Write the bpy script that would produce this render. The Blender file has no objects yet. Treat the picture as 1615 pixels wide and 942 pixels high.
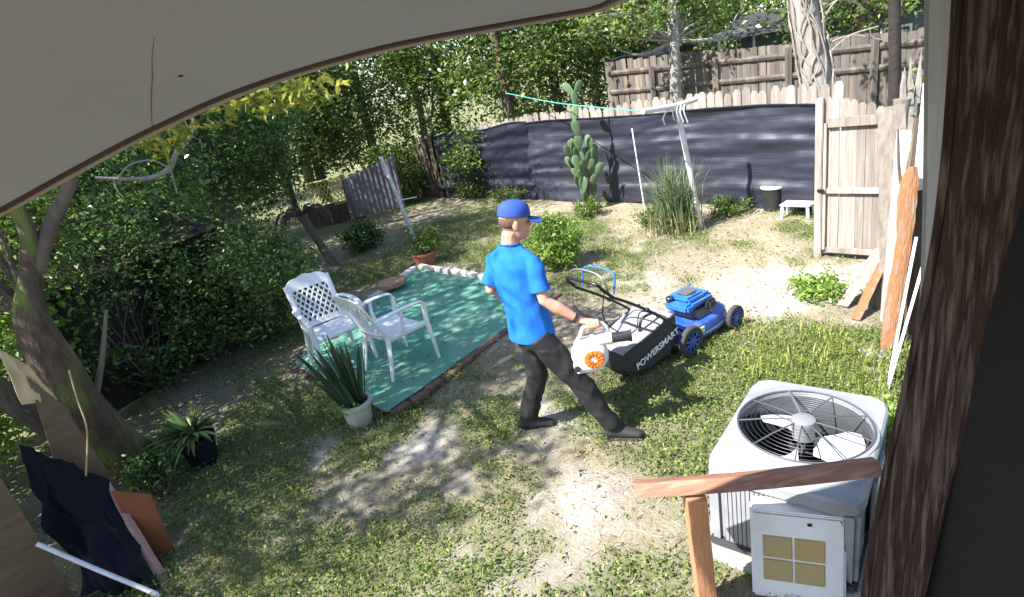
import bpy, bmesh, math, random
import numpy as np
from mathutils import Vector, Matrix, noise as mnoise
PI = math.pi
R = math.radians
scene = bpy.context.scene
C = bpy.data.collections.new('yard'); scene.collection.children.link(C)
random.seed(7)
RNG = np.random.default_rng(11)

# ---------------------------------------------------------------- camera
CAM_H = 2.55
def camera_matrix(pitch, roll):
    p, r = R(pitch), R(roll)
    F = Vector((0, math.cos(p), -math.sin(p))); X = Vector((1, 0, 0)); U = X.cross(F)
    right = math.cos(r)*X + math.sin(r)*U
    up = -math.sin(r)*X + math.cos(r)*U
    m = Matrix((right, up, -F)).transposed().to_4x4()
    m.translation = (0, 0, CAM_H)
    return m
cd = bpy.data.cameras.new('camera'); cam = bpy.data.objects.new('camera', cd); C.objects.link(cam)
cam.matrix_world = camera_matrix(21, -11)
cd.sensor_width = 36; cd.lens = 900/1615*36
cd.clip_start = .02; cd.clip_end = 500
scene.camera = cam

# ---------------------------------------------------------------- light
SUN_DIR = Vector((-.62, -.28, .78)).normalized()           # towards the sun
w = bpy.data.worlds.new('World'); scene.world = w; w.use_nodes = True
nt = w.node_tree; bg = nt.nodes['Background']
sky = nt.nodes.new('ShaderNodeTexSky'); sky.sky_type = 'NISHITA'; sky.sun_disc = False
sky.sun_elevation = math.asin(SUN_DIR.z)
sky.sun_rotation = math.atan2(SUN_DIR.x, SUN_DIR.y)
nt.links.new(sky.outputs[0], bg.inputs[0]); bg.inputs[1].default_value = .115
sd = bpy.data.lights.new('sun', 'SUN'); sun = bpy.data.objects.new('sun', sd); C.objects.link(sun)
sd.energy = 5.0; sd.angle = R(.55); sd.color = (1, .97, .92)
sun.rotation_euler = SUN_DIR.to_track_quat('Z', 'Y').to_euler(); sun.location = (-6, -4, 12)
scene.view_settings.view_transform = 'Standard'; scene.view_settings.look = 'None'
scene.view_settings.exposure = 1.62; scene.view_settings.gamma = 1
scene.view_settings.use_curve_mapping = False
scene.render.engine = 'CYCLES'
scene.cycles.max_bounces = 6; scene.cycles.transparent_max_bounces = 6
scene.cycles.use_denoising = True

# ---------------------------------------------------------------- materials
MATS = {}
def N(nt, t, **kw):
    n = nt.nodes.new(t)
    for k, v in kw.items(): setattr(n, k, v)
    return n
def mat(name, c1, c2=None, scale=6, rough=.7, bump=.0, bscale=None, stretch=(1, 1, 1), metallic=0, coord='Object', detail=5,
        rand=0, c3=None, c3scale=1.2, c3amt=.5, spec=.4, coat=0):
    """noise blend of two tones, an optional third in larger patches, bump relief"""
    if name in MATS: return MATS[name]
    m = bpy.data.materials.new(name); m.use_nodes = True; nt = m.node_tree; L = nt.links
    b = nt.nodes['Principled BSDF']; b.inputs['Roughness'].default_value = rough
    b.inputs['Metallic'].default_value = metallic; b.inputs['Specular IOR Level'].default_value = spec
    if coat: b.inputs['Coat Weight'].default_value = coat
    tc = N(nt, 'ShaderNodeTexCoord'); mp = N(nt, 'ShaderNodeMapping'); mp.inputs['Scale'].default_value = stretch
    L.new(tc.outputs[coord], mp.inputs[0])
    vec = mp.outputs[0]
    if rand:
        oi = N(nt, 'ShaderNodeObjectInfo'); ad = N(nt, 'ShaderNodeVectorMath', operation='ADD')
        sc = N(nt, 'ShaderNodeMath', operation='MULTIPLY'); sc.inputs[1].default_value = 37
        L.new(oi.outputs['Random'], sc.inputs[0]); L.new(vec, ad.inputs[0]); L.new(sc.outputs[0], ad.inputs[1]); vec = ad.outputs[0]
    nz = N(nt, 'ShaderNodeTexNoise'); nz.inputs['Scale'].default_value = scale; nz.inputs['Detail'].default_value = detail
    nz.inputs['Roughness'].default_value = .65; L.new(vec, nz.inputs[0])
    rp = N(nt, 'ShaderNodeValToRGB'); rp.color_ramp.elements[0].position = .3; rp.color_ramp.elements[1].position = .7
    c2 = c2 or tuple(x*.82 for x in c1)
    rp.color_ramp.elements[0].color = (*c1, 1); rp.color_ramp.elements[1].color = (*c2, 1)
    L.new(nz.outputs[0], rp.inputs[0]); col = rp.outputs[0]
    if c3:
        n3 = N(nt, 'ShaderNodeTexNoise'); n3.inputs['Scale'].default_value = c3scale; n3.inputs['Detail'].default_value = 4
        L.new(vec, n3.inputs[0])
        r3 = N(nt, 'ShaderNodeValToRGB'); r3.color_ramp.elements[0].position = .48; r3.color_ramp.elements[1].position = .66
        r3.color_ramp.elements[1].color = (c3amt, c3amt, c3amt, 1)
        L.new(n3.outputs[0], r3.inputs[0])
        mx = N(nt, 'ShaderNodeMixRGB'); L.new(r3.outputs[0], mx.inputs[0]); L.new(col, mx.inputs[1]); mx.inputs[2].default_value = (*c3, 1)
        col = mx.outputs[0]
    if rand:
        hv = N(nt, 'ShaderNodeHueSaturation'); mr = N(nt, 'ShaderNodeMapRange'); mr.inputs[3].default_value = 1-rand; mr.inputs[4].default_value = 1+rand
        L.new(oi.outputs['Random'], mr.inputs[0]); L.new(mr.outputs[0], hv.inputs['Value']); L.new(col, hv.inputs['Color']); col = hv.outputs[0]
    L.new(col, b.inputs['Base Color'])
    if bump:
        bn = N(nt, 'ShaderNodeTexNoise'); bn.inputs['Scale'].default_value = bscale or scale*3; bn.inputs['Detail'].default_value = 6
        L.new(vec, bn.inputs[0])
        bp = N(nt, 'ShaderNodeBump'); bp.inputs['Strength'].default_value = bump; bp.inputs['Distance'].default_value = .02
        L.new(bn.outputs[0], bp.inputs['Height']); L.new(bp.outputs[0], b.inputs['Normal'])
    MATS[name] = m
    return m
def leafmat(name, dark, mid, light, trans=.35, rough=.5):
    """leaf tones by the per-leaf attribute 'rnd'; part of the light passes through"""
    m = bpy.data.materials.new(name); m.use_nodes = True; nt = m.node_tree; L = nt.links
    b = nt.nodes['Principled BSDF']; b.inputs['Roughness'].default_value = rough; b.inputs['Specular IOR Level'].default_value = .45
    at = N(nt, 'ShaderNodeAttribute', attribute_name='rnd')
    rp = N(nt, 'ShaderNodeValToRGB'); e = rp.color_ramp.elements
    e[0].color = (*dark, 1); e[1].color = (*light, 1); e[1].position = 1
    k = rp.color_ramp.elements.new(.6); k.color = (*mid, 1)
    L.new(at.outputs['Fac'], rp.inputs[0]); L.new(rp.outputs[0], b.inputs['Base Color'])
    tr = N(nt, 'ShaderNodeBsdfTranslucent'); L.new(rp.outputs[0], tr.inputs[0])
    mx = N(nt, 'ShaderNodeMixShader'); mx.inputs[0].default_value = trans
    L.new(b.outputs[0], mx.inputs[1]); L.new(tr.outputs[0], mx.inputs[2])
    L.new(mx.outputs[0], nt.nodes['Material Output'].inputs[0])
    return m
WH = mat('white_plastic', (.78, .79, .80), (.66, .67, .69), 5, .45, .03, c3=(.5, .47, .4), c3scale=4, c3amt=.25)
BRICK_W = mat('white_brick', (.66, .65, .62), (.42, .4, .37), 14, .85, .35, rand=.15)
BRICK_R = mat('red_brick', (.15, .085, .065), (.08, .055, .045), 14, .9, .4, rand=.2)
PICKET = mat('picket_wood', (.34, .30, .26), (.20, .17, .145), 5, .8, .25, stretch=(6, 6, .7), rand=.28, c3=(.13, .10, .085), c3scale=2, c3amt=.55)
FARWOOD = mat('far_fence_wood', (.125, .108, .094), (.075, .064, .056), 5, .85, .2, stretch=(5, 5, .6), rand=.22, c3=(.3, .24, .18), c3amt=.5)
DARKWOOD = mat('dark_fence_wood', (.10, .07, .05), (.045, .032, .025), 5, .85, .3, stretch=(6, 6, .6), rand=.25)
TARP = mat('black_tarp', (.012, .014, .026), (.026, .029, .045), 2.5, .5, .6, bscale=2.2, stretch=(.3, .3, 5), spec=.5)
TARPD = mat('dark_tarp', (.010, .012, .026), (.006, .007, .015), 4, .45, .3, bscale=6)
BARK = mat('bark', (.16, .12, .09), (.07, .052, .04), 7, .9, .8, bscale=16, stretch=(2, 2, .5), c3=(.2, .19, .15), c3amt=.5)
BARKM = mat('mossy_bark', (.12, .08, .055), (.045, .032, .024), 9, .95, 1, bscale=22, stretch=(2.5, 2.5, .6), c3=(.13, .16, .035), c3scale=3, c3amt=.9)
BARKP = mat('pale_bark', (.33, .30, .27), (.18, .16, .14), 7, .85, .6, bscale=18, stretch=(2, 2, .5))
PIPE = mat('white_pipe', (.62, .63, .66), (.5, .5, .52), 8, .4, .05, c3=(.35, .25, .18), c3scale=5, c3amt=.3)
BLACKP = mat('black_plastic', (.02, .02, .022), (.03, .03, .033), 10, .42, .03)
BLACKM = mat('black_tube', (.018, .018, .02), (.03, .03, .03), 10, .3, metallic=.3)
METAL = mat('dull_metal', (.42, .43, .45), (.33, .34, .36), 9, .38, .04, metallic=.8)
TERRA = mat('terracotta', (.42, .15, .08), (.33, .12, .07), 9, .85, .15)
CEDAR = mat('cedar_wood', (.32, .14, .055), (.13, .065, .035), 4, .75, .8, bscale=12, stretch=(7, 7, .5), c3=(.3, .22, .16), c3scale=4, c3amt=.6)

# ---------------------------------------------------------------- mesh helpers
class MB:
    def __init__(s): s.v = []; s.f = []
    def add(s, vs, fs, M=None):
        o = len(s.v)
        s.v += [tuple(M @ Vector(p)) if M else tuple(p) for p in vs]
        s.f += [tuple(i+o for i in f) for f in fs]; return s
    def box(s, c, size, M=None, taper=1):
        x, y, z = [q/2 for q in size]
        vs = [(c[0]+sx*x*(taper if sz > 0 else 1), c[1]+sy*y*(taper if sz > 0 else 1), c[2]+sz*z) for sz in (-1, 1) for sy in (-1, 1) for sx in (-1, 1)]
        return s.add(vs, [(0, 2, 3, 1), (4, 5, 7, 6), (0, 1, 5, 4), (2, 6, 7, 3), (0, 4, 6, 2), (1, 3, 7, 5)], M)
    def bbox(s, c, size, b=.01, M=None):
        """box with bevelled edges"""
        bm = bmesh.new(); bmesh.ops.create_cube(bm, size=1)
        for v in bm.verts: v.co = Vector((v.co.x*size[0], v.co.y*size[1], v.co.z*size[2]))+Vector(c)
        bmesh.ops.bevel(bm, geom=bm.edges[:], offset=b, segments=2, affect='EDGES')
        bm.verts.index_update()
        s.add([v.co.copy() for v in bm.verts], [[v.index for v in f.verts] for f in bm.faces], M); bm.free(); return s
    def tube(s, pts, rad, n=8, M=None, cap=True, ref=None, close=False):
        """rad: number, list of numbers, or list of (ra, rb) with ra along ref"""
        pts = [Vector(p) for p in pts]; m = len(pts)
        if not isinstance(rad, (list, tuple)): rad = [rad]*m
        rad = [r if isinstance(r, (tuple, list)) else (r, r) for r in rad]
        vs = []; u = None
        for i, p in enumerate(pts):
            if close: t = pts[(i+1) % m]-pts[i-1]
            else: t = pts[min(i+1, m-1)]-pts[max(i-1, 0)]
            t.normalize()
            if ref is not None: u = Vector(ref)
            elif u is None: u = Vector((0, 0, 1)) if abs(t.z) < .9 else Vector((1, 0, 0))
            u = u-t*u.dot(t)
            if u.length < 1e-6: u = t.orthogonal()
            u.normalize(); w = t.cross(u)
            for k in range(n):
                a = 2*PI*k/n
                vs.append(p+u*math.cos(a)*rad[i][0]+w*math.sin(a)*rad[i][1])
        fs = []
        for i in range(m if close else m-1):
            for k in range(n):
                j = (i+1) % m
                fs.append((i*n+k, i*n+(k+1) % n, j*n+(k+1) % n, j*n+k))
        if cap and not close:
            fs.append(tuple(range(n-1, -1, -1))); fs.append(tuple(range((m-1)*n, m*n)))
        return s.add(vs, fs, M)
    def lathe(s, prof, n=24, M=None, cap=True):
        """profile of (radius, z) about local z"""
        vs = [(r*math.cos(2*PI*k/n), r*math.sin(2*PI*k/n), z) for r, z in prof for k in range(n)]
        fs = [(i*n+k, i*n+(k+1) % n, (i+1)*n+(k+1) % n, (i+1)*n+k) for i in range(len(prof)-1) for k in range(n)]
        if cap: fs.append(tuple(range(n-1, -1, -1))); fs.append(tuple(range((len(prof)-1)*n, len(prof)*n)))
        return s.add(vs, fs, M)
    def ell(s, c, r, M=None, n=16, rot=None):
        prof = [(math.sin(PI*i/10), -math.cos(PI*i/10)) for i in range(11)]
        prof[0] = (.02, -1); prof[-1] = (.02, 1)
        m = Matrix.Translation(c) @ (rot or Matrix.Identity(4)) @ Matrix.Diagonal((*r, 1))
        return s.lathe(prof, n, (M @ m) if M else m)
    def prism(s, poly, z0, z1, M=None):
        n = len(poly)
        vs = [(x, y, z0) for x, y in poly]+[(x, y, z1) for x, y in poly]
        fs = [tuple(range(n-1, -1, -1)), tuple(range(n, 2*n))]+[(k, (k+1) % n, n+(k+1) % n, n+k) for k in range(n)]
        return s.add(vs, fs, M)
    def sheet(s, f, nu, nv, th=0, M=None):
        """grid f(u,v) -> point; th gives it thickness along z or a vector"""
        vs = [f(i/nu, j/nv) for j in range(nv+1) for i in range(nu+1)]
        fs = [(j*(nu+1)+i, j*(nu+1)+i+1, (j+1)*(nu+1)+i+1, (j+1)*(nu+1)+i) for j in range(nv) for i in range(nu)]
        if th:
            d = Vector(th) if not isinstance(th, (int, float)) else Vector((0, 0, -th))
            n0 = len(vs); vs = [Vector(v) for v in vs]; vs += [v+d for v in vs]
            fs += [tuple(n0+i for i in reversed(q)) for q in fs]
            ring = [i for i in range(nu+1)]+[(j+1)*(nu+1)+nu for j in range(nv)]+[nv*(nu+1)+nu-1-i for i in range(nu)]+[(nv-1-j)*(nu+1) for j in range(nv-1)]
            for a, b in zip(ring, ring[1:]+ring[:1]): fs.append((b, a, n0+a, n0+b))
        return s.add(vs, fs, M)
    def mesh(s, name, m, smooth=None):
        me = bpy.data.meshes.new(name); me.from_pydata(s.v, [], s.f); me.materials.append(m)
        if smooth is not None:
            me.polygons.foreach_set('use_smooth', [True]*len(me.polygons)); me.update()
            try: me.set_sharp_from_angle(angle=R(smooth))
            except Exception: pass
        me.update(); return me
    def build(s, name, m, parent=None, smooth=None, world=False):
        if world and parent is not None:
            inv = rootm(parent).inverted(); s.v = [tuple(inv @ Vector(p)) for p in s.v]
        return link(name, s.mesh(name, m, smooth), parent)
def rootm(o):
    m = Matrix.LocRotScale(o.location, o.rotation_euler, o.scale)
    return rootm(o.parent) @ m if o.parent else m
def link(name, me, parent=None):
    o = bpy.data.objects.new(name, me); C.objects.link(o)
    if parent is not None: o.parent = parent
    return o
def thing(name, label, cat, loc=(0, 0, 0), rotz=0, group=None):
    o = bpy.data.objects.new(name, None); C.objects.link(o); o.empty_display_size = .2
    o.location = loc; o.rotation_euler = (0, 0, rotz); return tag(o, label, cat, group)
def tag(o, label=None, cat=None, group=None, kind=None):
    for k, v in (('label', label), ('category', cat), ('group', group), ('kind', kind)):
        if v: o[k] = v
    return o
def rotm(axis, a): return Matrix.Rotation(a, 4, axis)
def frame(o, fwd, up=(0, 0, 1)):
    """matrix with local x = fwd, local z ~ up, origin o"""
    f = Vector(fwd).normalized(); u = Vector(up); u = (u-f*u.dot(f)).normalized(); y = u.cross(f)
    m = Matrix((f, y, u)).transposed().to_4x4(); m.translation = o; return m
def lerp(a, b, t): return a+(b-a)*t
def vl(a, b, t): return Vector(a).lerp(Vector(b), t)
def spline(pts, k=6):
    """Catmull-Rom through the points"""
    P = [Vector(p) for p in pts]; P = [P[0]*2-P[1]]+P+[P[-1]*2-P[-2]]; out = []
    for i in range(1, len(P)-2):
        for j in range(k):
            t = j/k
            out.append(.5*((2*P[i])+(P[i+1]-P[i-1])*t+(2*P[i-1]-5*P[i]+4*P[i+1]-P[i+2])*t*t+(3*P[i]-P[i-1]-3*P[i+1]+P[i+2])*t**3))
    out.append(P[-2]); return out
SCR = bpy.data.scenes.new('scratch'); TRASH = []
def organic(mb, m, voxel=.008, smooth=4, wrinkle=None):
    """overlapping closed volumes -> one continuous skin"""
    me = mb.mesh('tmp', m); o = bpy.data.objects.new('tmp', me); SCR.collection.objects.link(o)
    md = o.modifiers.new('r', 'REMESH'); md.mode = 'VOXEL'; md.voxel_size = voxel; md.use_smooth_shade = True
    ms = o.modifiers.new('s', 'SMOOTH'); ms.factor = .6; ms.iterations = smooth
    SCR.view_layers[0].update(); dg = SCR.view_layers[0].depsgraph; out = bpy.data.meshes.new_from_object(o.evaluated_get(dg))
    SCR.collection.objects.unlink(o); TRASH.extend([o, me])
    if wrinkle:
        nr = [v.normal.copy() for v in out.vertices]; co = [v.co.copy() for v in out.vertices]
        out.vertices.foreach_set('co', [x for p, q in zip(co, nr) for x in p+q*wrinkle(p)])
    if not out.materials: out.materials.append(m)
    out.polygons.foreach_set('use_smooth', [True]*len(out.polygons)); out.update()
    return out

# value noise on numpy arrays
_lat = {}
def vnoise(x, y, scale, seed=0):
    g = _lat.setdefault(seed, np.random.default_rng(seed).random((256, 256)))
    X = np.asarray(x)*scale+100; Y = np.asarray(y)*scale+100
    i = np.floor(X).astype(int); j = np.floor(Y).astype(int); u = X-i; v = Y-j
    u = u*u*(3-2*u); v = v*v*(3-2*v)
    q = lambda a, b: g[a % 256, b % 256]
    return (q(i, j)*(1-u)+q(i+1, j)*u)*(1-v)+(q(i, j+1)*(1-u)+q(i+1, j+1)*u)*v
def gz(x, y): return .05*(vnoise(x, y, .9, 3)-.5)+.03*(vnoise(x, y, 3.1, 4)-.5)

def leaf_mesh(name, P, size, m, rng, aspect=.5, upb=.3, droop=0, fold=.12, axis=None):
    """one folded leaf (two triangles) at each point"""
    n = len(P); size = np.broadcast_to(size, (n,))[:, None]
    d = rng.normal(size=(n, 3)); d[:, 2] = d[:, 2]*.7-droop
    if axis is not None: d = axis+d*.35
    d /= np.linalg.norm(d, axis=1)[:, None]
    nn = rng.normal(size=(n, 3)); nn[:, 2] = np.abs(nn[:, 2])+upb
    s = np.cross(d, nn); s /= np.linalg.norm(s, axis=1)[:, None]+1e-9
    nn = np.cross(s, d)
    V = np.empty((n, 4, 3))
    V[:, 0] = P-d*size*.5; V[:, 2] = P+d*size*.5-nn*size*.08
    V[:, 1] = P+s*size*aspect*.5+nn*size*fold; V[:, 3] = P-s*size*aspect*.5+nn*size*fold
    return quads_mesh(name, V, m, rng)
def quads_mesh(name, V, m, rng, rnd=None):
    n = len(V); me = bpy.data.meshes.new(name)
    me.vertices.add(n*4); me.vertices.foreach_set('co', V.reshape(-1).astype(np.float32))
    me.loops.add(n*4); me.loops.foreach_set('vertex_index', np.arange(n*4, dtype=np.int32))
    me.polygons.add(n); me.polygons.foreach_set('loop_start', np.arange(0, n*4, 4, dtype=np.int32))
    a = me.attributes.new('rnd', 'FLOAT', 'FACE'); a.data.foreach_set('value', (rng.random(n) if rnd is None else rnd).astype(np.float32))
    me.materials.append(m); me.update(calc_edges=True); me.validate(); return me
def clump_points(rng, c, r, clumps, per, sig, shell=.55, hollow=0):
    """leaf positions in clumps spread through an ellipsoid, with gaps between clumps"""
    q = rng.normal(size=(clumps, 3)); q /= np.linalg.norm(q, axis=1)[:, None]
    rad = hollow+(1-hollow)*rng.random(clumps)**shell
    cc = q*rad[:, None]*np.asarray(r)+np.asarray(c)
    sg = sig*(.6+.8*rng.random(clumps))
    k = np.repeat(np.arange(clumps), per)
    P = cc[k]+rng.normal(size=(len(k), 3))*sg[k][:, None]*np.array([1, 1, .7])
    return P, cc
def limbs(mb, start, ends, r0, rng, n=6, bend=.15):
    for e in ends:
        a = Vector(start); b = Vector(e); L = (b-a).length
        mid = a.lerp(b, .5)+Vector(rng.normal(size=3)*bend*L*.5)+Vector((0, 0, .1*L))
        mb.tube(spline([a, mid, b], 4), [lerp(r0, r0*.25, i/8) for i in range(9)], n)

# ================================================================ SETTING
MATQ = [Vector((-2.54, 5.91, 0)), Vector((-1.27, 4.41, 0)), Vector((.52, 6.49, 0)), Vector((-1.36, 8.59, 0))]
def in_quad(x, y, Q, grow=0):
    ok = np.ones(np.shape(x), bool)
    for a, b in zip(Q, Q[1:]+Q[:1]):
        L = (b-a).length
        ok &= ((b.x-a.x)*(y-a.y)-(b.y-a.y)*(x-a.x))/L > -grow
    return ok
def blob(x, y, cx, cy, r): return np.exp(-((x-cx)**2+(y-cy)**2)/(r*r))
def veg(x, y):
    n = .55*vnoise(x, y, .9, 21)+.3*vnoise(x, y, 2.6, 22)+.15*vnoise(x, y, 7, 23)
    n = (n-.5)*2.1+.5
    n = n+.5*blob(x, y, 2.45, 4.0, .95)+.35*blob(x, y, 1.1, 3.6, .8)+.2*blob(x, y, 2.3, 6.6, .7)+.25*blob(x, y, -.9, 3.1, 1.3)+.35*blob(x, y, 3.4, 7.6, .7)+.3*blob(x, y, 1.2, 9.2, 1.0)+.35*blob(x, y, -.6, 10, 1.4)+.3*blob(x, y, -2.6, 5.0, 1.0)+.2*blob(x, y, 1.7, 7.4, .6)
    n = n-.65*blob(x, y, 2.5, 5.5, .85)-.6*blob(x, y, .35, 2.75, .55)-.35*blob(x, y, -1.2, 3.75, .5)-.5*blob(x, y, 3.2, 5.4, .8)-.3*blob(x, y, -.2, 4.6, .7)-.35*blob(x, y, 1.1, 5.7, .7)-.35*blob(x, y, -.1, 2.0, .4)
    n = n-.5*sandy(x, y)
    yard = 1/(1+np.exp(-(np.maximum(y-14.5, -x-4.6))*4))
    return np.clip(n+.03+yard, 0, 1)
def straw(x, y):
    return np.clip(.25+.8*vnoise(x, y, 1.3, 31)*1/(1+np.exp(-(x*.9+y*.35-2.4)*1.6))+.2*blob(x, y, .3, 2.8, .6), 0, 1)
def sandy(x, y):
    q = blob(x, y, .12, 2.95, .36)+.8*blob(x, y, -.95, 3.75, .35)+.9*blob(x, y, 3.1, 5.5, .7)+.8*blob(x, y, 2.4, 5.4, .5)+.35*blob(x, y, -.15, 2.15, .3)+.6*blob(x, y, 1.5, 6.2, .6)+.5*blob(x, y, -1.7, 4.1, .3)+.6*blob(x, y, .1, 3.9, .4)
    return np.clip((q*1.2-.25+1.1*(vnoise(x, y, 3.4, 41)-.5)+.5*(vnoise(x, y, 9, 42)-.5))*1.3, 0, 1)
def axis_vals(lo, hi, step, far_lo, far_hi):
    a = list(np.arange(lo, hi+step/2, step)); b = []; q = hi; d = step
    while q < far_hi: d *= 1.35; q += d; b.append(q)
    c = []; q = lo; d = step
    while q > far_lo: d *= 1.35; q -= d; c.append(q)
    return np.array(c[::-1]+a+b)
gxv = axis_vals(-6, 6, .07, -160, 160); gyv = axis_vals(0, 15, .07, -60, 220)
GX, GY = np.meshgrid(gxv, gyv)
GZ = gz(GX, GY)*np.clip(1-(np.hypot(GX, GY-6)-14)/20, 0, 1)
gm = bpy.data.meshes.new('ground'); nx, ny = len(gxv), len(gyv)
gm.from_pydata(np.stack([GX.ravel(), GY.ravel(), GZ.ravel()], 1).tolist(), [],
               [(j*nx+i, j*nx+i+1, (j+1)*nx+i+1, (j+1)*nx+i) for j in range(ny-1) for i in range(nx-1)])
for nm, fn in (('green', veg), ('straw', straw), ('sand', sandy)):
    at = gm.attributes.new(nm, 'FLOAT', 'POINT'); at.data.foreach_set('value', fn(GX.ravel(), GY.ravel()).astype(np.float32))
gmat = bpy.data.materials.new('ground_soil'); gmat.use_nodes = True; nt = gmat.node_tree; L = nt.links
b = nt.nodes['Principled BSDF']; b.inputs['Roughness'].default_value = .95; b.inputs['Specular IOR Level'].default_value = .15
tc = N(nt, 'ShaderNodeTexCoord')
def nnode(scale, d=6):
    n = N(nt, 'ShaderNodeTexNoise'); n.inputs['Scale'].default_value = scale; n.inputs['Detail'].default_value = d; n.inputs['Roughness'].default_value = .7
    L.new(tc.outputs['Object'], n.inputs[0]); return n.outputs[0]
def ramp(src, a, ca, b_, cb):
    r = N(nt, 'ShaderNodeValToRGB'); r.color_ramp.elements[0].position = a; r.color_ramp.elements[0].color = (*ca, 1)
    r.color_ramp.elements[1].position = b_; r.color_ramp.elements[1].color = (*cb, 1); L.new(src, r.inputs[0]); return r.outputs[0]
def mixc(f, a, b_):
    m = N(nt, 'ShaderNodeMixRGB'); L.new(f, m.inputs[0]); L.new(a, m.inputs[1]); L.new(b_, m.inputs[2]); return m.outputs[0]
soil = ramp(nnode(16), .35, (.13, .105, .08), .68, (.29, .25, .205))
strw = ramp(nnode(38), .36, (.25, .195, .115), .64, (.48, .42, .30))
sand = ramp(nnode(22), .3, (.30, .27, .24), .7, (.48, .44, .385))
grn = ramp(nnode(30), .35, (.05, .075, .018), .65, (.14, .17, .045))
a1 = N(nt, 'ShaderNodeAttribute', attribute_name='straw'); a2 = N(nt, 'ShaderNodeAttribute', attribute_name='green')
col = mixc(a1.outputs['Fac'], soil, strw)
a3 = N(nt, 'ShaderNodeAttribute', attribute_name='sand'); col = mixc(a3.outputs['Fac'], col, sand)
gf = N(nt, 'ShaderNodeMath', operation='MULTIPLY_ADD'); L.new(nnode(9), gf.inputs[0]); gf.inputs[1].default_value = .9; gf.inputs[2].default_value = -.5
ga = N(nt, 'ShaderNodeMath', operation='ADD', use_clamp=True); L.new(a2.outputs['Fac'], ga.inputs[0]); L.new(gf.outputs[0], ga.inputs[1])
gmul = N(nt, 'ShaderNodeMath', operation='MULTIPLY'); L.new(ga.outputs[0], gmul.inputs[0]); gmul.inputs[1].default_value = .7
col = mixc(gmul.outputs[0], col, grn); L.new(col, b.inputs['Base Color'])
bp = N(nt, 'ShaderNodeBump'); bp.inputs['Strength'].default_value = .8; bp.inputs['Distance'].default_value = .03
L.new(nnode(45), bp.inputs['Height']); L.new(bp.outputs[0], b.inputs['Normal'])
gm.materials.append(gmat); gm.polygons.foreach_set('use_smooth', [True]*len(gm.polygons))
ground = link('ground', gm); tag(ground, 'patchy yard of sandy soil, dry straw and weeds', None, None, 'structure')

# ---------------------------------------------------------------- eave over the camera
def onray(p, dist):          # p = point seen at 1.2 m; keep its bearing, set the distance
    k = dist/1.2; return (p[0]*k, p[1]*k, CAM_H+(p[2]-CAM_H)*k)
edge_in = [((-.86, .84, 2.455), 1.6), ((-.76, .93, 2.50), 1.55), ((-.65, 1.01, 2.545), 1.45), ((-.55, 1.07, 2.58), 1.38), ((-.39, 1.14, 2.62), 1.3), ((-.15, 1.19, 2.645), 1.27),
           ((.09, 1.2, 2.645), 1.3), ((.24, 1.175, 2.64), 1.33)]
edge = [Vector(onray(p, d)) for p, d in edge_in]
edge = [edge[0]+(edge[0]-edge[1])*1.5]+edge
ec = spline(edge, 6)
ec += [ec[-1]+Vector((.03, -.015, .002)), ec[-1]+Vector((.045, -.06, .006)), ec[-1]+Vector((.06, -.25, .02)), ec[-1]+Vector((.07, -.9, .04)), ec[-1]+Vector((.07, -1.7, .05))]
ev = thing('roof_eave', 'pale grey soffit panel of the house eave overhead', 'eave', (0, 0, 2.7))
SOFF = mat('soffit_paint', (.35, .36, .44), (.315, .325, .40), 2, .8, .03, bscale=40, c3=(.28, .288, .355), c3scale=1.1, c3amt=.5)
DRIP = mat('drip_edge_brown', (.06, .035, .03), (.035, .02, .018), 20, .6)
TRIMP = mat('eave_trim_tan', (.34, .30, .29), (.26, .22, .21), 9, .7, .05)
def soffit(z_off):
    mb = MB(); n = len(ec); vs = []
    for k in range(9):
        t = k/8
        for p in ec:
            back = Vector((p.x*.75-.1, -1.0, 2.72)) if p.y > -.9 else Vector((p.x*.75-.1, min(p.y, -1.0), 2.72))
            q = p.lerp(back, t); vs.append((q.x, q.y, q.z+z_off))
    return mb.add(vs, [(k*n+i, k*n+i+1, (k+1)*n+i+1, (k+1)*n+i) for k in range(8) for i in range(n-1)])
soffit(0).build('soffit_panel', SOFF, ev, 40, True)
soffit(.16).build('roof_deck', FARWOOD, ev, 40, True)
MB().bbox((1.37, .5, 2.87), (2.26, 3.3, .1), .01).build('shading_slab', FARWOOD, ev, None, True)  # unseen slab added above the view to shade the post and trim
mb = MB()
n = len(ec)
mb.add([p+Vector((0, 0, 0)) for p in ec]+[p+Vector((0, 0, .16)) for p in ec], [(i, i+1, n+i+1, n+i) for i in range(n-1)])
mb.build('fascia_board', TRIMP, ev, 40, True)
out = []
for i, p in enumerate(ec):
    t = (ec[min(i+1, n-1)]-ec[max(i-1, 0)]).normalized(); o_ = Vector((-t.y, t.x, 0)).normalized()
    if o_.y < 0 and p.y > .9: o_ = -o_
    out.append(o_)
MB().tube([p+Vector((0, 0, .001)) for p in ec], .0085, 6).build('drip_edge', DRIP, ev, 40, True)
MB().tube([p+o_*.016+Vector((0, 0, -.004)) for p, o_ in zip(ec, out)], .0085, 6).build('edge_trim', TRIMP, ev, 40, True)
# panel seam and a screw head in the soffit
MB().tube([(-.638, 1.23, 2.5825), (-.573, 1.12, 2.603), (-.5066, 1.009, 2.6215), (-.4403, .899, 2.637), (-.3784, .7905, 2.6495), (-.3, .66, 2.6625)], .0007, 5).build('panel_seam', mat('seam_gap', (.12, .11, .12), (.1, .09, .1), 5, .9), ev, None, True)
sq = ec[30].lerp(Vector((ec[30].x*.75-.1, -1, 2.72)), .13)
MB().ell(sq+Vector((0, 0, -.001)), (.004, .004, .002)).build('screw_head', DRIP, ev, None, True)

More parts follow.
